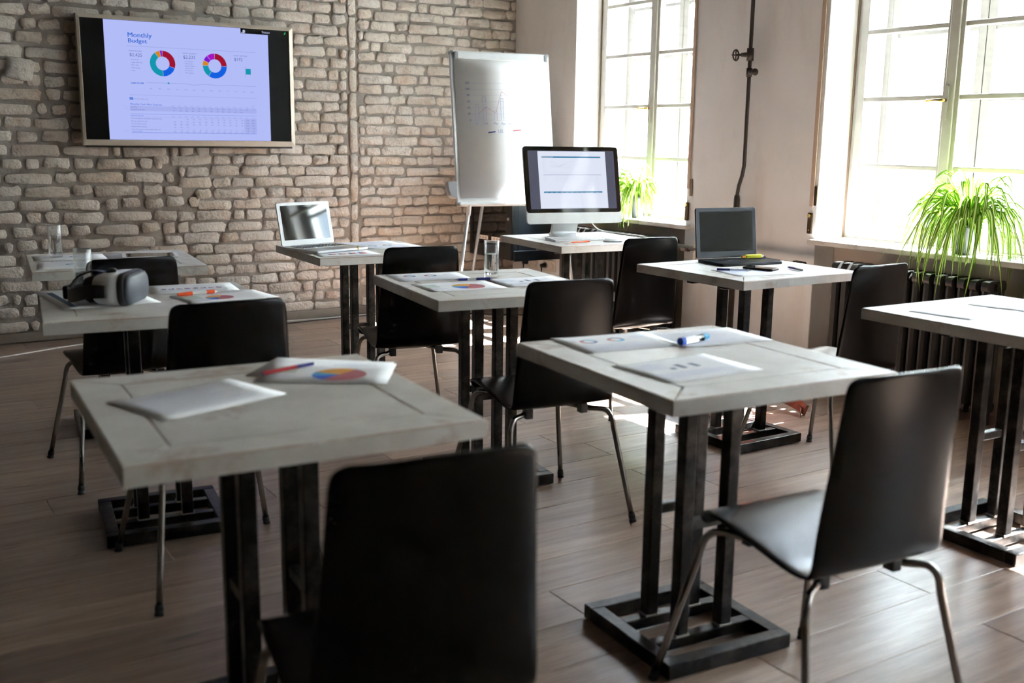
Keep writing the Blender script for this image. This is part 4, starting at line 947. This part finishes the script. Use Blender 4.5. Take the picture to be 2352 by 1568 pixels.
def ribbon(mb, pts, wd, th=.003, up=Vector((0, 0, 1))):
    P_ = bez(pts, 4); k0 = len(mb.v)
    for i, p in enumerate(P_):
        d = (P_[min(i+1, len(P_)-1)]-P_[max(i-1, 0)]).normalized(); s = d.cross(up).normalized() if abs(d.dot(up)) < .95 else Vector((1, 0, 0)); u_ = s.cross(d).normalized()
        for a_, b_ in ((-1, -1), (-1, 1), (1, 1), (1, -1)): mb.v.append(tuple(p+s*th/2*a_+u_*wd/2*b_))
    for i in range(len(P_)-1):
        for j in range(4): mb.f.append((k0+i*4+j, k0+i*4+(j+1) % 4, k0+(i+1)*4+(j+1) % 4, k0+(i+1)*4+j)); mb.m.append(0)
    mb.f.append((k0, k0+1, k0+2, k0+3)); mb.m.append(0); e_ = len(mb.v)-4; mb.f.append((e_+3, e_+2, e_+1, e_)); mb.m.append(0)
b = MB(); ribbon(b, [(-.03, -.099, .05), (-.08, -.104, .048), (-.13, -.085, .034), (-.165, -.035, .03), (-.172, .03, .03), (-.14, .085, .036), (-.08, .104, .048), (-.03, .099, .05)], .042, .006); b.obj('side_strap', 'black', vr)
b = MB(); ribbon(b, [(-.06, .0, .098), (-.10, .0, .100), (-.145, .0, .080), (-.172, .0, .045)], .03, .005, Vector((0, 1, 0))); b.obj('top_strap', 'black', vr)
MB().box(-.05, -.108, .03, -.02, -.097, .07).obj('strap_clip', 'black', vr, bev=.004); MB().box(-.188, -.03, .012, -.168, .03, .056).obj('rear_pad', 'black', vr, bev=.008)
b = MB(); vs, fs = ellipsoid(.018, .018, .014, 12, 6); b.add([(x-.035, y_, z_+.098) for x, y_, z_ in vs], fs); b.obj('focus_wheel', 'black', vr, smooth=True)

# ------------------------------------------------------------------ wall cabinet, sockets
rk = thing('wall_cabinet', 'black glass-door network cabinet hung on the wall behind the flipchart', 'cabinet', (4.04, 6.40, .42))
D_, Wy, Hh = .438, .595, .80
MB().box(.02, 0, 0, D_, Wy, Hh).obj('housing', 'navy', rk, bev=.004)
MB().box(.0, -.003, .0, .02, .022, Hh).obj('door_frame_side', 'black', rk, bev=.003)
fd = MB(); fd.box(-.004, .0, 0, .018, .07, Hh); fd.box(-.004, Wy-.04, 0, .018, Wy, Hh); fd.box(-.004, .07, 0, .018, Wy-.04, .09); fd.box(-.004, .07, Hh-.05, .018, Wy-.04, Hh)
door = fd.obj('door', 'black', rk, bev=.003); MB().box(.002, .07, .09, .006, Wy-.04, Hh-.05).obj('door_glass', 'blackgloss', door); MB().cyl((-.004, .035, .30), (-.010, .035, .30), .011).obj('lock', 'alu', door)
MB().box(.06, -.003, .02, .064, .0, Hh-.02).obj('side_seam', 'black', rk); MB().box(.02, -.012, -.008, D_, .0, .07).obj('bottom_rail', 'navy', rk, bev=.003)
vt = MB()
for k in range(10): vt.box(.14+k*.025, -.0135, .02, .155+k*.025, -.012, .032)
tag(vt.obj('vent_slots', 'black', rk), kind=None)
for k in range(2):
    q = MB(); q.box(-.0055, .12+k*.2, .125, -.0045, .27+k*.2, .155); 
    for j in range(3): q.box(-.0065, .14+k*.2+j*.04, .133, -.0055, .16+k*.2+j*.04, .147, 1)
    q.obj('outlet_strip', ['socket', 'grey'], rk)
def sock(label, y_, n):
    r = thing('wall_socket', label, 'socket', (XW-.012, y_, .345), 0, 'white double wall sockets')
    MB().box(0, -n*.04, -.042, .012, n*.04, .042).obj('cover_plate', 'socket', r, bev=.003)
    for k in range(n):
        yy = -n*.04+.04+k*.08
        t = MB(); t.cyl((-.0015, yy, 0), (.001, yy, 0), .022, n=20); t.obj('outlet', 'grey', r); 
        t = MB(); t.cyl((-.003, yy, 0), (-.001, yy, 0), .019, n=20); t.obj('outlet_well', 'socket', r)
sock('cream double socket under the wall cabinet, nearer the brick wall', 6.765, 2); sock('cream double socket under the wall cabinet, nearer the window', 6.535, 2)
for y_, lab in ((6.83, 'black plug in the socket nearer the brick wall'), (6.575, 'black plug in the socket nearer the window')):
    r = thing('power_plug', lab, 'plug', (XW-.03, y_, .345), 0, 'black plugs in the wall sockets')
    t = MB(); t.cyl((.012, 0, 0), (-.028, 0, 0), .019, .015, 14); t.cyl((-.022, 0, -.0), (-.022, 0, -.04), .008, .005, 8); t.obj('plug_body', 'black', r, smooth=False)
    MB().tube(bez([(-.022, 0, -.038), (-.026, .005, -.10), (-.02, .02, -.2), (.0, .03, -.3), (-.05, -.02, -.338), (-.25, -.15, -.338)], 5), .0035, 6).obj('cord', 'cord_black', r, smooth=True)

# ------------------------------------------------------------------ cables on the floor
zf = .0045
cable('white cable along the skirting, running out past the left edge', [(-.3, 6.45, zf), (.30, 6.50, zf), (.65, 6.60, zf), (.90, 6.70, zf), (1.17, 6.80, zf), (1.5, 6.90, zf), (1.9, 6.98, zf), (2.52, 6.995, zf), (2.87, 6.975, zf), (3.3, 6.99, zf), (3.65, 6.99, zf)], 'cord_white', .0042)
cable('black cable lying along the skirting behind the silver laptop table', [(2.2, 6.90, zf), (2.5, 6.905, zf), (2.75, 6.93, zf), (3.0, 6.95, zf), (3.5, 6.955, zf), (3.9, 6.95, zf), (4.3, 6.93, zf)], 'cord_black', .0042)
cable('beige cable looping over the floor under the wall cabinet', [(3.5, 6.55, zf), (3.7, 6.66, zf), (3.85, 6.55, zf), (4.0, 6.40, zf), (4.12, 6.45, .02), (4.25, 6.6, .03), (4.40, 6.62, zf)], 'cord_white', .004)
cable('black cable bunched on the floor under the wall cabinet', [(3.3, 6.60, zf), (3.6, 6.72, zf), (3.8, 6.70, zf), (4.0, 6.55, zf), (4.1, 6.48, zf), (4.2, 6.40, zf)], 'cord_black', .0045)

# ------------------------------------------------------------------ plants
def leaf_mesh(L, up, droop, wd, tw):
    n = 7; P_ = []
    for i in range(n+1):
        t = i/n; P_.append(Vector((L*(1-(1-t)**1.6)*.92, tw*math.sin(t*2.5)*L*.2, up*math.sin(min(1, t*1.5)*PI/2)*(1-.3*t)-droop*max(0, t-.28)**1.55)))
    b = MB()
    for i, p in enumerate(P_):
        t = i/n; wi = wd*(.55+1.1*t if t < .35 else (1-(t-.35)/.65)**.7)*1.0+.0004; wi = min(wi, wd)
        for s, dz in ((-1, .25), (-.38, 0), (.38, 0), (1, .25)): b.v.append((p.x, p.y+s*wi/2, p.z+dz*wi))
    for i in range(n):
        for j in range(3): b.f.append((i*4+j, i*4+j+1, i*4+5+j, i*4+4+j)); b.m.append(1 if j == 1 else 0)
    return b.mesh('leaf', ['leaf', 'leafc'], True)
leafs = [leaf_mesh(*p) for p in ((.25, .17, .44, .019, .3), (.28, .14, .50, .020, -.3), (.20, .20, .20, .018, .2), (.29, .13, .52, .019, .1), (.16, .24, .05, .016, -.2), (.21, .11, .48, .018, .4), (.15, .14, .40, .017, .1), (.25, .19, .36, .020, -.4), (.17, .09, .44, .018, 0))]
def plant(label, x, y_, n, R, Hp, sc, seed, flat=1.0, cat='plant', pot=True):
    r_ = random.Random(seed); root = thing('spider_plant', label, cat, (x, y_, .773))
    if pot:
        b = MB(); b.lathe([(.0001, 0), (R*.78, 0), (R, Hp), (R+.004, Hp), (R+.004, Hp-.018), (R*.99, Hp-.02), (R-.004, Hp-.01), (R-.006, Hp-.012)], n=20); b.obj('pot', 'pot', root, smooth=True)
        b = MB(); b.lathe([(.0001, Hp-.012), (R-.005, Hp-.014)], n=16); b.obj('soil', 'soil', root)
    for k in range(n):
        o = link('leaf', r_.choice(leafs), root); a = r_.uniform(0, 2*PI); s = sc*r_.uniform(.72, 1.12)
        zz = Hp-.01
        if math.cos(a) > .25: s *= .34
        o.location = (.012*math.cos(a), .012*math.sin(a), zz); o.rotation_euler = (r_.uniform(-.15, .15), r_.uniform(-.25, .2), a); o.scale = (s*flat, s, s*r_.uniform(.85, 1.1))
    return root
plant('tall variegated spider plant on the farther window sill, half behind the desktop computer', 4.555, 5.60, 220, .05, .15, 1.0, 3)
plant('big overhanging spider plant in a grey pot on the nearer window sill', 4.545, 3.075, 280, .062, .145, 1.22, 5)
plant('small spider plantlet on the sill right of the big spider plant', 4.60, 2.80, 16, .03, .01, .30, 9, pot=False)

# ------------------------------------------------------------------ bag
bg_ = thing('satchel', 'reddish brown leather bag slumped on the floor behind the black laptop table', 'bag', (3.53, 3.62, 0), math.radians(12))
b = MB(); loft(b, [(-.17, rrect(-.05, .0, .05, .20, .04)), (-.15, rrect(-.06, .0, .06, .235, .045)), (.0, rrect(-.07, .0, .065, .25, .045)), (.15, rrect(-.06, .0, .06, .235, .045)), (.17, rrect(-.05, .0, .05, .20, .04))]); b.obj('body', 'darkleather', bg_, smooth=True)
b = MB(); loft(b, [(-.155, rrect(-.074, .05, -.058, .252, .007)), (.155, rrect(-.074, .05, -.058, .252, .007))]); b.obj('flap', 'leather', bg_, bev=.003)
b = MB(); loft(b, [(.171, rrect(-.045, .0, .045, .17, .03)), (.178, rrect(-.04, .005, .04, .16, .03))]); b.obj('side_gusset', 'leather', bg_)
b = MB(); ribbon(b, [(.172, .0, .19), (.205, -.03, .14), (.19, -.09, .06), (.16, -.14, .015), (.10, -.17, .012)], .028, .004, Vector((.3, .3, 1))); ribbon(b, [(.175, .0, .17), (.23, -.05, .13), (.215, -.12, .075), (.20, -.17, .06), (.22, -.22, .045), (.20, -.30, .03), (.16, -.33, .012)], .026, .004, Vector((.3, .3, 1))); b.obj('strap', 'leather', bg_)
b = MB(); ribbon(b, [(.19, -.18, .075), (.215, -.23, .062), (.215, -.29, .045), (.195, -.335, .030)], .052, .010, Vector((.3, .2, 1))); b.obj('shoulder_pad', 'leather', bg_, bev=.003)
